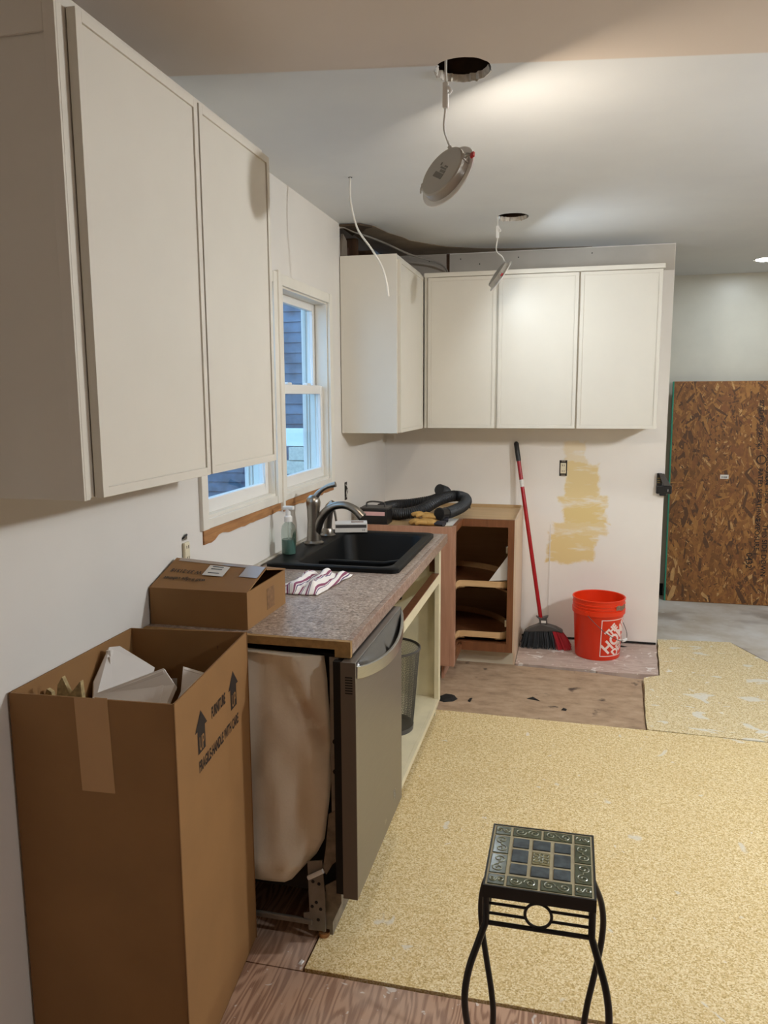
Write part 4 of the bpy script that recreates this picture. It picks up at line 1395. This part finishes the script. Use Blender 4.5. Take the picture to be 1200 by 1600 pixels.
# ------------------------------------------------------------------ sheet of OSB leaning in the room beyond
ob = thing('osb_sheet', 'reddish brown strand board sheet with green edge leaning in the back room', 'board', (2.57, 6.22, -0.006))
OX0, OX1, OH = 1.963, 3.18, 1.690
lean = math.atan2(0.10, OH)
MO = Matrix.Translation((0, 6.222, -0.004)) @ Matrix.Rotation(-lean, 4, 'X')
MB().box(OX0, OX1, 0, 0.011, 0, OH).xf(MO).build('panel', OSBM[1], ob)
MB().box(OX0 - 0.010, OX0 - 0.0001, -0.002, 0.030, 0, OH).xf(MO).build('green_edge', M_GREEN, ob)
fl = MB()
for k in range(7500):
    x, z = random.uniform(OX0 + 0.01, 2.86), random.uniform(0.01, OH - 0.01)
    L, Wd = (random.uniform(0.018, 0.075), random.uniform(0.004, 0.018)) if k % 3 == 0 else (random.uniform(0.008, 0.04), random.uniform(0.0015, 0.007))
    a = random.gauss(PI / 2, 0.6)
    dx, dz = math.cos(a), math.sin(a)
    pts = []
    for s, t in ((-1, -0.8), (-0.2, -1), (1, -random.uniform(0.3, 1)), (1, random.uniform(0.3, 1)), (0.1, 1), (-1, random.uniform(0.3, 1))):
        px, pz = x + dx * L * s - dz * Wd * t, z + dz * L * s + dx * Wd * t
        pts.append((min(OX1 - 0.001, max(OX0 + 0.001, px)), min(OH - 0.001, max(0.001, pz))))
    b = len(fl.v)
    yv = -0.0003 - 0.0017 * random.random()
    fl.v += [Vector((px, yv, pz)) for px, pz in pts]
    fl.face(range(b, b + 6), random.choices(range(6), (4, 5, 3.5, 3, 5, 1.2))[0])
fl.xf(MO)
stuff(fl.build('wood_strands', OSBM, ob, recalc=False))
pr = MB()
for s, x, z, sz in (('STRENGTH AXIS THIS DIRECTION', 2.635, 1.60, 0.045), ('SIZED FOR SPACING', 2.57, 1.55, 0.040), ('RATED SHEATHING', 2.585, 1.04, 0.045), ('24/16   15/32', 2.64, 1.02, 0.045),
                    ('EXPOSURE 1', 2.58, 0.66, 0.05), ('THIS SIDE DOWN', 2.635, 0.62, 0.050), ('0432', 2.53, 0.40, 0.06)):
    text_mb(s, sz, bold=0.0008).map(lambda p: (x + p.y, -0.0026, z - p.x)).xf(MO).build('stencil_print', M_BLACKINK, ob, recalc=False)
pr.tube([(2.60 + 0.032 * math.cos(2 * PI * k / 28), -0.0026, 1.105 + 0.032 * math.sin(2 * PI * k / 28)) for k in range(28)], 0.004, 4, closed=True, flat=1)
pr.map(lambda p: (p.x, max(-0.0028, min(-0.0024, p.y)), p.z)).xf(MO).build('stencil_print', paint('stencil ink', '2c1c12', 0.7, var=0.0), ob, recalc=False)
MB().box(2.318, 2.378, -0.003, -0.0024, 0.957, 0.988).xf(MO).build('price_sticker', M_STICKER, ob)
bc = MB()
for k in range(12):
    bc.box(2.328 + k * 0.0034, 2.328 + k * 0.0034 + random.choice((0.0012, 0.002)), -0.0034, -0.0030, 0.962, 0.976)
bc.xf(MO).build('barcode', M_BLACKINK, ob)
lt = struct(MB().box(1.79, 1.96, YB - 0.012, YB, -0.005, 0.09).build('baseboard_back', M_DARK))

# ------------------------------------------------------------------ wafer ceiling lights
def wafer(c, nrm, top, R, e, label, group=None, hang=True, label_plate=True, clips=True, twist=0.0, clipdir=None):
    """hanging slim downlight; c: disc centre, nrm: direction the lens faces, top: cable exit on the ceiling"""
    c, nrm = Vector(c), Vector(nrm).normalized()
    t = thing('wafer_light', label, 'ceiling light', c, group)
    up = Vector((0, 0, 1))
    y = (up - nrm * up.dot(nrm)).normalized()
    x = y.cross(nrm)
    Mx = Matrix((x, y, nrm)).transposed().to_4x4()
    Mx = Matrix.Translation(c) @ Mx @ Matrix.Rotation(twist, 4, 'Z')
    k = R / 0.095
    Mc = Mx
    if clipdir is not None:
        cx_ = Vector(clipdir) - nrm * nrm.dot(Vector(clipdir))
        cx_.normalize()
        Mc = Matrix.Translation(c) @ Matrix((cx_, nrm.cross(cx_), nrm)).transposed().to_4x4()
    MB().lathe([(0.0, -0.030), (0.072, -0.030), (0.076, -0.027), (0.079, -0.004)], 48).xf(Matrix.Scale(k, 4)).xf(Mx).build('housing', M_FIX, t, smooth=35)
    MB().lathe([(0.076, -0.005), (0.094, -0.0035), (0.095, -0.001), (0.090, 0.001), (0.080, 0.001)], 56, close=True).xf(Matrix.Scale(k, 4)).xf(Mx).build('trim_ring', M_WHITE, t, smooth=35)
    MB().lathe([(0.0, 0.0008), (0.081, 0.0008), (0.081, -0.003), (0.0, -0.003)], 48).xf(Matrix.Scale(k, 4)).xf(Mx).build('lens', e, t)
    if label_plate:
        g = MB()
        for i, (a, b, q, r) in enumerate(((-0.022, -0.006, -0.024, 0.024), (-0.004, 0.004, -0.006, 0.022), (0.006, 0.011, -0.014, 0.018), (0.013, 0.018, 0.002, 0.020), (0.013, 0.022, -0.024, -0.018))):
            g.box(a, b, q, r, -0.0305, -0.0301)
        g.xf(Matrix.Rotation(math.radians(-40), 4, 'Z')).xf(Mc).build('rating_label', M_FIXL, t)
    if clips:
        for s, ang in ((1, 0.45), (-1, 0.25)):
            h = Matrix.Rotation(0 if s > 0 else PI, 4, 'Z')
            MB().tube(spline([(0.072, -0.008, -0.014), (0.084, -0.008, -0.022), (0.094, -0.004, -0.013), (0.084, 0.004, -0.022), (0.072, 0.008, -0.014)], 4), 0.0022, 6).xf(h).xf(Mc).build('spring_clip', M_SPRING, t, smooth=50)
            MB().box(0.064, 0.080, -0.011, 0.011, -0.028, -0.006).xf(h).xf(Mc).build('clip_seat', M_FIX, t, bevel=0.002)
            if s > 0:
                MB().box(0.092, 0.104, -0.008, 0.008, -0.016, -0.009).xf(h).xf(Mc).build('clip_tip', M_CLIPRED, t, bevel=0.001)
    if hang:
        top = Vector(top)
        e0 = Mx @ Vector((0.0, 0.070 * k, -0.022))
        L = top.z - e0.z
        j1, j0 = top.z - L * hang[0], top.z - L * hang[1]
        MB().tube(spline([top + Vector((0, 0, 0.06)), Vector((top.x, top.y, j1))], 4), 0.0035, 8).build('supply_cable', M_WIRE, t, smooth=50)
        xm = Vector((top.x, top.y, 0))
        MB().box(top.x - 0.008, top.x + 0.008, top.y - 0.008, top.y + 0.008, j0, j1).build('plug_connector', M_WHITE, t, bevel=0.003)
        MB().tube(spline([Vector((top.x + 0.004, top.y - 0.004, j1 - 0.01)), Vector((top.x + 0.016, top.y - 0.01, j1 - 0.025)), Vector((top.x + 0.010, top.y - 0.01, (j0 + j1) / 2))], 4), 0.004, 6).build('plug_strap', M_WHITE, t, smooth=50)
        MB().tube(spline([Vector((top.x, top.y, j0)), Vector((top.x - 0.004, top.y, lerp(j0, e0.z, 0.5))), e0 + Vector((-0.012, 0, 0.03)), e0], 6), 0.0032, 8).build('lead', M_WIRE, t, smooth=50)
        MB().tube([e0 + Vector((-0.006, 0, 0.012)), e0], 0.006, 8).build('strain_relief', M_FIX, t)
    return t
wafer((0.853, 2.26, 2.188), (0.55, 0.68, -0.43), (0.848, 2.235, ZC), 0.0945, emit('warm lens', WARM, E_WAFER_1),
      'wafer downlight hanging by its cable nearest, back and label showing', 'hanging wafer downlights', (0.22, 0.53), clipdir=CR * 0.95 + CU * 0.34 - CF * 0.923)
wafer((0.838, 4.10, 2.183), (0.79, 0.26, -0.56), (0.818, 4.09, ZC), 0.088, emit('cool lens', COOL, E_WAFER_2),
      'wafer downlight hanging edge-on before the far cabinets', 'hanging wafer downlights', (0.20, 0.47), label_plate=False, clipdir=(-0.1, -1, 0.1))
# a third one hangs just right of the picture and faces the cabinets
wafer((3.25, 2.55, 2.20), (-1.0, 0.05, -0.42), (3.27, 2.55, ZC), 0.095, emit('neutral lens', NEUT, E_WAFER_3),
      'wafer downlight hanging in the open area outside the view, right of the kitchen', 'hanging wafer downlights', (0.22, 0.53))
def recessed(x, y, e, label):
    t = thing('recessed_light', label, 'ceiling light', (x, y, ZC))
    MB().lathe([(0.078, -0.002), (0.094, -0.004), (0.095, -0.001), (0.078, 0.0)], 40, (x, y, ZC), close=True).build('trim_ring', M_WHITE, t, smooth=35)
    MB().lathe([(0.0, -0.0022), (0.079, -0.0022), (0.079, -0.0005), (0.0, -0.0005)], 40, (x, y, ZC)).build('lens', e, t)
eb = emit('back room lens', COOL, E_BACK)
er = emit('rear fill lens', (1.0, 0.78, 0.55), E_REAR_FILL)  # weak fill added behind the viewer, out of view
es = emit('side fill lens', NEUT, E_SIDE_FILL)  # fill added from the right, its sources out of view
recessed(2.455, 5.80, eb, 'recessed round light in the back room ceiling, at the right edge')
recessed(3.5, 1.1, es, 'added unseen fill light in the open area right of the viewer')
recessed(2.2, -1.4, er, 'added unseen fill light in the ceiling well behind the viewer')
recessed(4.2, 4.2, es, 'added unseen fill light far right in the adjoining space')

# loose cables
wc = MB().tube(spline([(0.294, 3.226, ZC + 0.05), (0.294, 3.226, ZC - 0.002), (0.297, 3.21, 2.41), (0.308, 3.2, 2.34), (0.334, 3.2, 2.257), (0.390, 3.2, 2.180), (0.432, 3.2, 2.11), (0.452, 3.2, 2.045), (0.460, 3.2, 1.990)], 6), 0.0042, 8).build('dangling_cable', M_WIRE, smooth=50, loc=(0.294, 3.226, ZC))
tag(wc, 'white cable dangling from a small ceiling hole near the window', 'cable')
MB().lathe([(0.009, -0.0012), (0.006, -0.0012), (0.006, 0.0)], 12, (0.294, 3.226, ZC)).build('hole_edge', M_DARK, ceiling)
gc = MB().tube(spline([(-0.03, 4.05, 2.440), (0.01, 4.07, 2.462), (0.036, 4.20, 2.462), (0.086, 4.35, 2.460), (0.142, 4.5, 2.450), (0.228, 4.70, 2.425), (0.303, 4.82, 2.412), (0.383, 4.93, 2.398), (0.417, 5.0, 2.365), (0.424, 5.02, 2.318)], 6), 0.006, 8).build('armoured_cable', M_GWIRE, smooth=50, loc=(0.0, 4.06, 2.45))
tag(gc, 'grey cable running along the ceiling corner above the far cabinets', 'cable')

# ------------------------------------------------------------------ tall cardboard box
ZG = -0.0055
BT = 0.933
FL, FRc, BR, BL = Vector((0.006, 1.405)), Vector((0.400, 1.425)), Vector((0.343, 1.940)), Vector((0.004, 1.905))
big = thing('tall_cardboard_box', 'tall open brown moving box in front of the dishwasher side', 'box', (0.19, 1.67, ZG))
def wallp(a, b, z0, z1, th, inward):
    d = (b - a).normalized()
    nrm = Vector((-d.y, d.x)) * th
    return [(a.x, a.y), (b.x, b.y), (b.x + nrm.x, b.y + nrm.y), (a.x + nrm.x, a.y + nrm.y)]
for a, b in ((FL, FRc), (FRc, BR), (BR, BL), (BL, FL)):
    m = MB().prism(wallp(a, b, 0, 0, 0.004, True), 'z', ZG, BT)
    m.build('side_panel', M_CARD, big)
MB().prism([tuple(p) for p in (FL, FRc, BR, BL)], 'z', ZG, ZG + 0.004).build('bottom', M_CARD, big)
# corner fold edges
for p in (FRc, BR):
    MB().tube([(p.x, p.y, ZG), (p.x, p.y, BT)], 0.0022, 6).build('fold_edge', M_CARD_IN, big)
# front tape
fd = (FRc - FL).normalized()
fn = Vector((fd.y, -fd.x)) * 0.0006
def on_front(u, z):
    p = FL + fd * u + fn
    return p.x, p.y, z
u0 = 0.160
tp = MB().grid(1, 8, lambda u, v: on_front(lerp(u0, u0 + 0.080, u) + 0.006 * (1 - v), lerp(0.716, BT, v)))
tp.build('packing_tape', M_TAPE, big, recalc=False)
MB().grid(1, 1, lambda u, v: on_front(lerp(u0 + 0.05, u0 + 0.08, u), lerp(BT - 0.012, BT + 0.004, v))).build('torn_tape', M_TAPE, big, solid=0.001)
# right face print
rdv = (BR - FRc)
RL = rdv.length
rdv.normalize()
rn = Vector((rdv.y, -rdv.x)) * 0.0006
def on_right(u, z):
    p = FRc + rdv * u + rn
    return p.x, p.y, z
def arrow(u, z, s):
    m = MB()
    pts = [(-0.022, 0), (0.022, 0), (0.022, 0.052), (0.036, 0.052), (0, 0.092), (-0.036, 0.052), (-0.022, 0.052)]
    m.v = [Vector(on_right(u + a * s, z + b * s)) for a, b in pts]
    m.face((0, 1, 2, 6))
    m.face((6, 2, 3, 4, 5))
    return m
ink = MB()
ink.add(arrow(0.150, 0.757, 1.10)).add(arrow(0.388, 0.766, 1.10))
ink.add(text_mb('FURNITURE', 0.038, 'CENTER', 0.0012).map(lambda p: on_right(0.272 + p.x * 0.52, 0.806 + p.y * 1.05)))
ink.add(text_mb('FRAGILE-HANDLE WITH CARE', 0.036, 'CENTER', 0.0012).map(lambda p: on_right(0.275 + p.x * 0.60, 0.712 + p.y * 1.05)))
ink.build('box_print', M_INK, big, recalc=False)
up_ = MB()
for u, z in ((0.150, 0.763), (0.388, 0.772)):
    up_.add(text_mb('UP', 0.044, 'CENTER', 0.0006).map(lambda p: tuple(Vector(on_right(u + p.x * 0.6, z + p.y * 1.1)) + Vector((rn.x, rn.y, 0)))))
up_.build('box_print', M_CARD, big, recalc=False)
# stickers inside
for pts in ([(0.223, 1.930, 0.884), (0.265, 1.931, 0.902), (0.267, 1.931, 0.886), (0.225, 1.930, 0.868)], [(0.118, 1.912, 0.790), (0.139, 1.913, 0.792), (0.136, 1.912, 0.755), (0.115, 1.910, 0.753)]):
    MB().slab([Vector(p) + Vector((0.0, -0.001, 0)) for p in pts], 0.0005).build('sticker', M_STICKER, big)
ins = MB()
for k in range(3):
    ins.box(0.232 + 0.002 * k, 0.258 + 0.002 * k, 1.9272, 1.9280, 0.877 + 0.005 * k, 0.879 + 0.005 * k)
ins.build('sticker_print', M_BLACKINK, big)

# scraps in the tall box
GRP = 'scraps in the tall box'
def moulding(label, pts, th, rib_a, rib_b):
    o = thing('moulding_scrap', label, 'scrap', Vector(pts[0]), GRP)
    MB().slab(pts, th).build('board', M_FOAM, o, bevel=0.001)
    a, b = Vector(rib_a), Vector(rib_b)
    MB().tube([a, b], 0.009, 8).build('moulded_edge', M_FOAM, o)
    d = Vector((0.008, -0.012, -0.014))
    MB().tube([a + d, b + d], 0.0035, 6).build('moulded_edge', M_FOAM, o)
    return o
moulding('white triangular crown moulding offcut standing at the back of the tall box',
         [(0.025, 1.76, 0.922), (0.044, 1.78, 0.920), (0.121, 1.82, 0.852), (0.124, 1.80, 0.830), (0.10, 1.67, 0.70), (0.045, 1.60, 0.70), (0.034, 1.66, 0.79), (0.013, 1.70, 0.847)], 0.012,
         (0.034, 1.752, 0.92), (0.052, 1.73, 0.72))
moulding('white moulding board lying across the tall box, ribbed edge up',
         [(0.080, 1.62, 0.846), (0.250, 1.66, 0.912), (0.290, 1.64, 0.880), (0.300, 1.47, 0.77), (0.175, 1.46, 0.73), (0.080, 1.57, 0.810)], 0.014,
         (0.078, 1.612, 0.842), (0.252, 1.652, 0.912))
moulding('white moulding offcut at the right corner of the tall box',
         [(0.262, 1.73, 0.893), (0.325, 1.74, 0.875), (0.352, 1.66, 0.860), (0.355, 1.52, 0.80), (0.31, 1.50, 0.78), (0.285, 1.67, 0.85)], 0.010,
         (0.265, 1.725, 0.892), (0.322, 1.735, 0.874))
for lb, pts in (('pointed chip board shard, tallest at the front left of the tall box', [(0.082, 1.50, 0.945), (0.100, 1.50, 0.905), (0.126, 1.505, 0.937), (0.131, 1.505, 0.86), (0.12, 1.49, 0.60), (0.07, 1.49, 0.60), (0.060, 1.50, 0.875), (0.069, 1.50, 0.926)]),
                ('small chip board shard in the front left corner of the tall box', [(0.024, 1.52, 0.903), (0.036, 1.52, 0.896), (0.040, 1.52, 0.86), (0.05, 1.50, 0.60), (0.02, 1.50, 0.60), (0.012, 1.52, 0.876)])):
    tag(MB().slab(pts, 0.012).build('board_shard', M_SHARD, loc=pts[0]), lb, 'scrap', GRP)

# ------------------------------------------------------------------ carton on the counter
sbx = thing('shallow_carton', 'shallow brown carton with half open taped lid on the counter', 'box', (0.165, 2.16, 0.9145))
X0, X1, Y0, Y1, Z0, Z1 = 0.006, 0.316, 2.012, 2.318, 0.9146, 1.026
t_ = 0.004
MB().box(X0, X1, Y0, Y0 + t_, Z0, Z1).build('side_panel', M_CARD, sbx)
MB().box(X0, X1, Y1 - t_, Y1, Z0, Z1).build('side_panel', M_CARD, sbx)
MB().box(X0, X0 + t_, Y0 + t_, Y1 - t_, Z0, Z1).build('side_panel', M_CARD, sbx)
MB().box(X1 - t_, X1, Y0 + t_, Y1 - t_, Z0, Z1).build('side_panel', M_CARD, sbx)
MB().box(X0 + t_, X1 - t_, Y0 + t_, Y1 - t_, Z0, Z0 + t_).build('bottom', M_CARD, sbx)
LA, LB, LC, LD = Vector((X0, Y0, Z1)), Vector((X1, Y0, Z1)), Vector((0.322, 2.150, 1.070)), Vector((0.012, 2.172, 1.083))
def lid(u, v):
    return LA.lerp(LB, u).lerp(LD.lerp(LC, u), v)
ln = (LB - LA).cross(LD - LA).normalized()
MB().slab([LA, LB, LC, LD], 0.004).build('lid_flap', M_CARD, sbx)
MB().slab([LD + Vector((0, 0.002, -0.004)), LC + Vector((0, 0.002, -0.004)), Vector((X1 + 0.004, Y1 - 0.004, Z1 + 0.006)), Vector((X0 + 0.002, Y1 - 0.004, Z1 + 0.01))], 0.004).build('lid_flap', M_CARD, sbx)
LO = 0.0012
def on_lid(u, v, k=1.0):
    return lid(u, v) + ln * LO * k
MB().grid(1, 1, lambda u, v: on_lid(lerp(0.05, 0.98, u), lerp(0.90, 1.0, v))).build('clear_tape', M_CLEAR, sbx, recalc=False)
MB().grid(1, 1, lambda u, v: on_lid(lerp(0.80, 0.99, u), lerp(0.55, 1.0, v), 1.2)).build('clear_tape', M_CLEAR, sbx, recalc=False)
MB().grid(1, 1, lambda u, v: on_lid(lerp(0.42, 0.64, u) + 0.03 * v * 0, lerp(0.50, 0.86, v), 1.4)).build('sticker', M_STICKER, sbx, recalc=False)
stp = MB()
for v in (0.80, 0.72, 0.58):
    stp.grid(1, 1, lambda a, b: on_lid(lerp(0.46, 0.58, a), lerp(v, v + 0.03, b), 1.8))
stp.build('sticker_print', M_GREYP, sbx, recalc=False)
hw = MB()
Lw, Lh = (LB - LA).length, (LD - LA).length
for s, u, v, sz in (('W 33-21518', 0.40, 0.62, 0.026), ('wall fridge cabinet', 0.50, 0.36, 0.024)):
    # written the other way up, read from behind the carton
    hw.add(text_mb(s, sz, 'LEFT', 0.0003).map(lambda p: on_lid(u - p.x * 0.78 / Lw, v - (p.y + 0.25 * p.x * 0) / Lh, 1.6)))
hw.build('handwriting', M_BLACKINK, sbx, recalc=False)
MB().slab([(0.317, 2.16, 0.935), (0.317, 2.22, 0.935), (0.317, 2.22, 1.0), (0.317, 2.16, 1.0)], 0.0006).build('stain', paint('grease mark', '84603e', 0.8, var=0.15, vs=60), sbx)

# ------------------------------------------------------------------ tiled plant stand
PX0, PX1, PY0, PY1, PZ = 1.065, 1.281, 1.452, 1.678, 0.60
ps = thing('tiled_plant_stand', 'square black iron plant stand with mosaic tile top in the foreground', 'stand', ((PX0 + PX1) / 2, (PY0 + PY1) / 2, 0.0))
rimm = MB()
for x0, x1, y0, y1 in ((PX0 - 0.004, PX1 + 0.004, PY0 - 0.004, PY0), (PX0 - 0.004, PX1 + 0.004, PY1, PY1 + 0.004), (PX0 - 0.004, PX0, PY0, PY1), (PX1, PX1 + 0.004, PY0, PY1)):
    rimm.box(x0, x1, y0, y1, PZ - 0.026, PZ + 0.001)
rimm.build('rim_band', M_IRON, ps)
top = MB().box(PX0, PX1, PY0, PY1, PZ - 0.012, PZ - 0.0002).build('grout_bed', M_GROUT, ps)
def tile(x0, x1, y0, y1, m, h=0.0015):
    return MB().box(x0, x1, y0, y1, PZ - 0.003, PZ + h).build('tile', m, ps, bevel=0.0014)
def scroll(o, x0, x1, y0, y1, flip=1):
    cx, cy = (x0 + x1) / 2, (y0 + y1) / 2
    lx, ly = x1 - x0, y1 - y0
    long_x = lx >= ly
    a, b = (lx, ly) if long_x else (ly, lx)
    pts = []
    for s in (-1, 1):
        seg = []
        for k in range(22):
            th = PI + k * 0.42
            r = min(0.40 * b, 0.25 * a) * (1 - k / 25)
            seg.append((s * (a * 0.24) + s * r * math.cos(th) * 0.95, s * flip * r * math.sin(th)))
        pts.append(seg)
    m = MB()
    full = pts[0][::-1] + pts[1]
    z = PZ + 0.0018
    P = [(cx + (p if long_x else q), cy + (q if long_x else p), z) for p, q in full]
    m.tube(P, 0.0015, 5)
    m.build('scroll', M_SCROLL, o)
bw_, g = 0.034, 0.005
bx = [PX0 + 0.004, PX0 + 0.004 + bw_, PX1 - 0.004 - bw_, PX1 - 0.004]
byy = [PY0 + 0.004, PY0 + 0.004 + bw_, PY1 - 0.004 - bw_, PY1 - 0.004]
mx, my = (PX0 + PX1) / 2, (PY0 + PY1) / 2
bt = []
for xa, xb in ((bx[0], bx[1]), (bx[2], bx[3])):
    for ya, yb in ((byy[0], byy[1]), (byy[2], byy[3])):
        bt.append((xa, xb, ya, yb))
for ya, yb in ((byy[0], byy[1]), (byy[2], byy[3])):
    bt += [(bx[1] + g, mx - g / 2, ya, yb), (mx + g / 2, bx[2] - g, ya, yb)]
for xa, xb in ((bx[0], bx[1]), (bx[2], bx[3])):
    bt += [(xa, xb, byy[1] + g, my - g / 2), (xa, xb, my + g / 2, byy[2] - g)]
for i, r in enumerate(bt):
    o = tile(*r, M_TILEG)
    scroll(o, *r, flip=1 if i % 2 else -1)
ix0, ix1, iy0, iy1 = bx[1] + g + 0.003, bx[2] - g - 0.003, byy[1] + g + 0.003, byy[2] - g - 0.003
cols = [ix0, ix0 + 0.039, ix1 - 0.039, ix1]
rows = [iy0, iy0 + 0.040, iy1 - 0.040, iy1]
g = 0.008
for i in range(3):
    for j in range(3):
        r = (cols[i] + (g / 2 if i else 0), cols[i + 1] - (g / 2 if i < 2 else 0), rows[j] + (g / 2 if j else 0), rows[j + 1] - (g / 2 if j < 2 else 0))
        o = tile(*r, M_TILEC if i == j == 1 else M_TILEB, 0.0015 if i == j == 1 else 0.002)
        if i == j == 1:
            cx, cy = (r[0] + r[1]) / 2, (r[2] + r[3]) / 2
            f = MB()
            for k in range(8):
                a = PI * k / 4
                L = 0.021 if k % 2 else 0.017
                pts = [(cx + L * (0.62 + 0.36 * math.cos(t)) * math.cos(a) - L * 0.24 * math.sin(t) * math.sin(a), cy + L * (0.62 + 0.36 * math.cos(t)) * math.sin(a) + L * 0.24 * math.sin(t) * math.cos(a), PZ + 0.002) for t in [2 * PI * q / 14 for q in range(14)]]
                f.tube(pts, 0.0009, 5, closed=True)
            for rr in (0.003, 0.006):
                f.tube([(cx + rr * math.cos(2 * PI * q / 16), cy + rr * math.sin(2 * PI * q / 16), PZ + 0.002) for q in range(16)], 0.0009, 5, closed=True)
            f.build('flower_relief', M_SCROLL, o)
# legs
def leg(cx, cy, sx, sy, zf):
    prof = [(0.0, PZ - 0.004), (0.0, PZ - 0.085), (0.014, PZ - 0.125), (0.030, PZ - 0.175), (0.037, PZ - 0.230), (0.033, PZ - 0.290), (0.020, PZ - 0.360), (0.006, PZ - 0.430), (0.0, PZ - 0.49), (0.004, PZ - 0.55), (0.012, zf + 0.007)]
    pts = [(cx + sx * b, cy + sy * b, z) for b, z in prof]
    head = [Vector(pts[0]), Vector(pts[1])]
    return MB().tube(head[:1] + spline(pts[1:], 6), 0.0072, 10).build('leg', M_IRON, ps, smooth=60)
for cx, sx in ((PX0 + 0.003, -1), (PX1 - 0.003, 1)):
    for cy, sy in ((PY0 + 0.003, -1), (PY1 - 0.003, 1)):
        leg(cx, cy, sx, sy, -0.006)
def side(p, q):
    p, q = Vector(p), Vector(q)
    mid = (p + q) / 2
    d = (q - p).normalized()
    zb = PZ - 0.086
    MB().tube([p + Vector((0, 0, zb)), q + Vector((0, 0, zb))], 0.0048, 8).build('bottom_rail', M_IRON, ps, smooth=50)
    rc = 0.0265
    cz = PZ - 0.055
    ring = [mid + d * rc * math.cos(2 * PI * k / 36) + Vector((0, 0, cz + rc * math.sin(2 * PI * k / 36))) for k in range(36)]
    MB().tube(ring, 0.0032, 8, closed=True).build('ring', M_IRON, ps, smooth=50)
    for z in (PZ - 0.042, PZ - 0.064):
        h = math.sqrt(max(0, rc * rc - (z - cz) ** 2))
        MB().tube([p + Vector((0, 0, z)), mid - d * h + Vector((0, 0, z))], 0.003, 8).build('rod', M_IRON, ps, smooth=50)
        MB().tube([mid + d * h + Vector((0, 0, z)), q + Vector((0, 0, z))], 0.003, 8).build('rod', M_IRON, ps, smooth=50)
a, b, c, d = (PX0 + 0.003, PY0 + 0.003, 0), (PX1 - 0.003, PY0 + 0.003, 0), (PX1 - 0.003, PY1 - 0.003, 0), (PX0 + 0.003, PY1 - 0.003, 0)
side(a, b)
side(b, c)
side(c, d)
side(d, a)

# ------------------------------------------------------------------ bits on the floor
def chip(pts, label, name='wood_chip', m=None, cat='debris', zf=-0.010, t=0.006, group=None):
    n = len(pts)
    cx, cy = sum(p[0] for p in pts) / n, sum(p[1] for p in pts) / n
    w = MB()
    w.v = [Vector((x, y, zf)) for x, y in pts] + [Vector((lerp(cx, x, 0.6), lerp(cy, y, 0.6), zf + t)) for x, y in pts]
    for i in range(n):
        j = (i + 1) % n
        w.face((i, j, n + j, n + i))
    w.face(range(n, 2 * n))
    w.face(list(range(n))[::-1])
    tag(w.build(name, m or M_DARK, loc=(cx, cy, zf)), label, cat, group)
chip([(0.565, 3.86), (0.60, 3.84), (0.645, 3.86), (0.665, 3.90), (0.64, 3.95), (0.59, 3.955), (0.56, 3.91)], 'black rubbery lump on the bare floor by the sink cabinet corner', 'black_lump', t=0.012)
chip([(1.02, 3.985), (1.06, 3.975), (1.095, 3.965), (1.05, 4.02)], 'dark splinter mid floor on the bare subfloor', group='floor splinters')
chip([(1.20, 3.87), (1.225, 3.865), (1.23, 3.885), (1.21, 3.90)], 'small dark splinter on the bare subfloor nearest the yellow board', group='floor splinters')
chip([(0.72, 3.88), (0.735, 3.87), (0.74, 3.93), (0.725, 3.92)], 'dark splinter beside the black lump on the bare subfloor', group='floor splinters')
chip([(1.52, 4.955), (1.57, 4.95), (1.60, 4.965), (1.57, 4.985), (1.53, 4.98)], 'flat black scrap behind the bucket on the plywood', 'black_scrap', zf=0.0, t=0.003)
chip([(0.500, 1.865), (0.512, 1.862), (0.516, 1.880), (0.505, 1.884)], 'white paint flake on plywood under the dishwasher corner', 'paint_flake', M_STICKER, zf=-0.006, t=0.003)
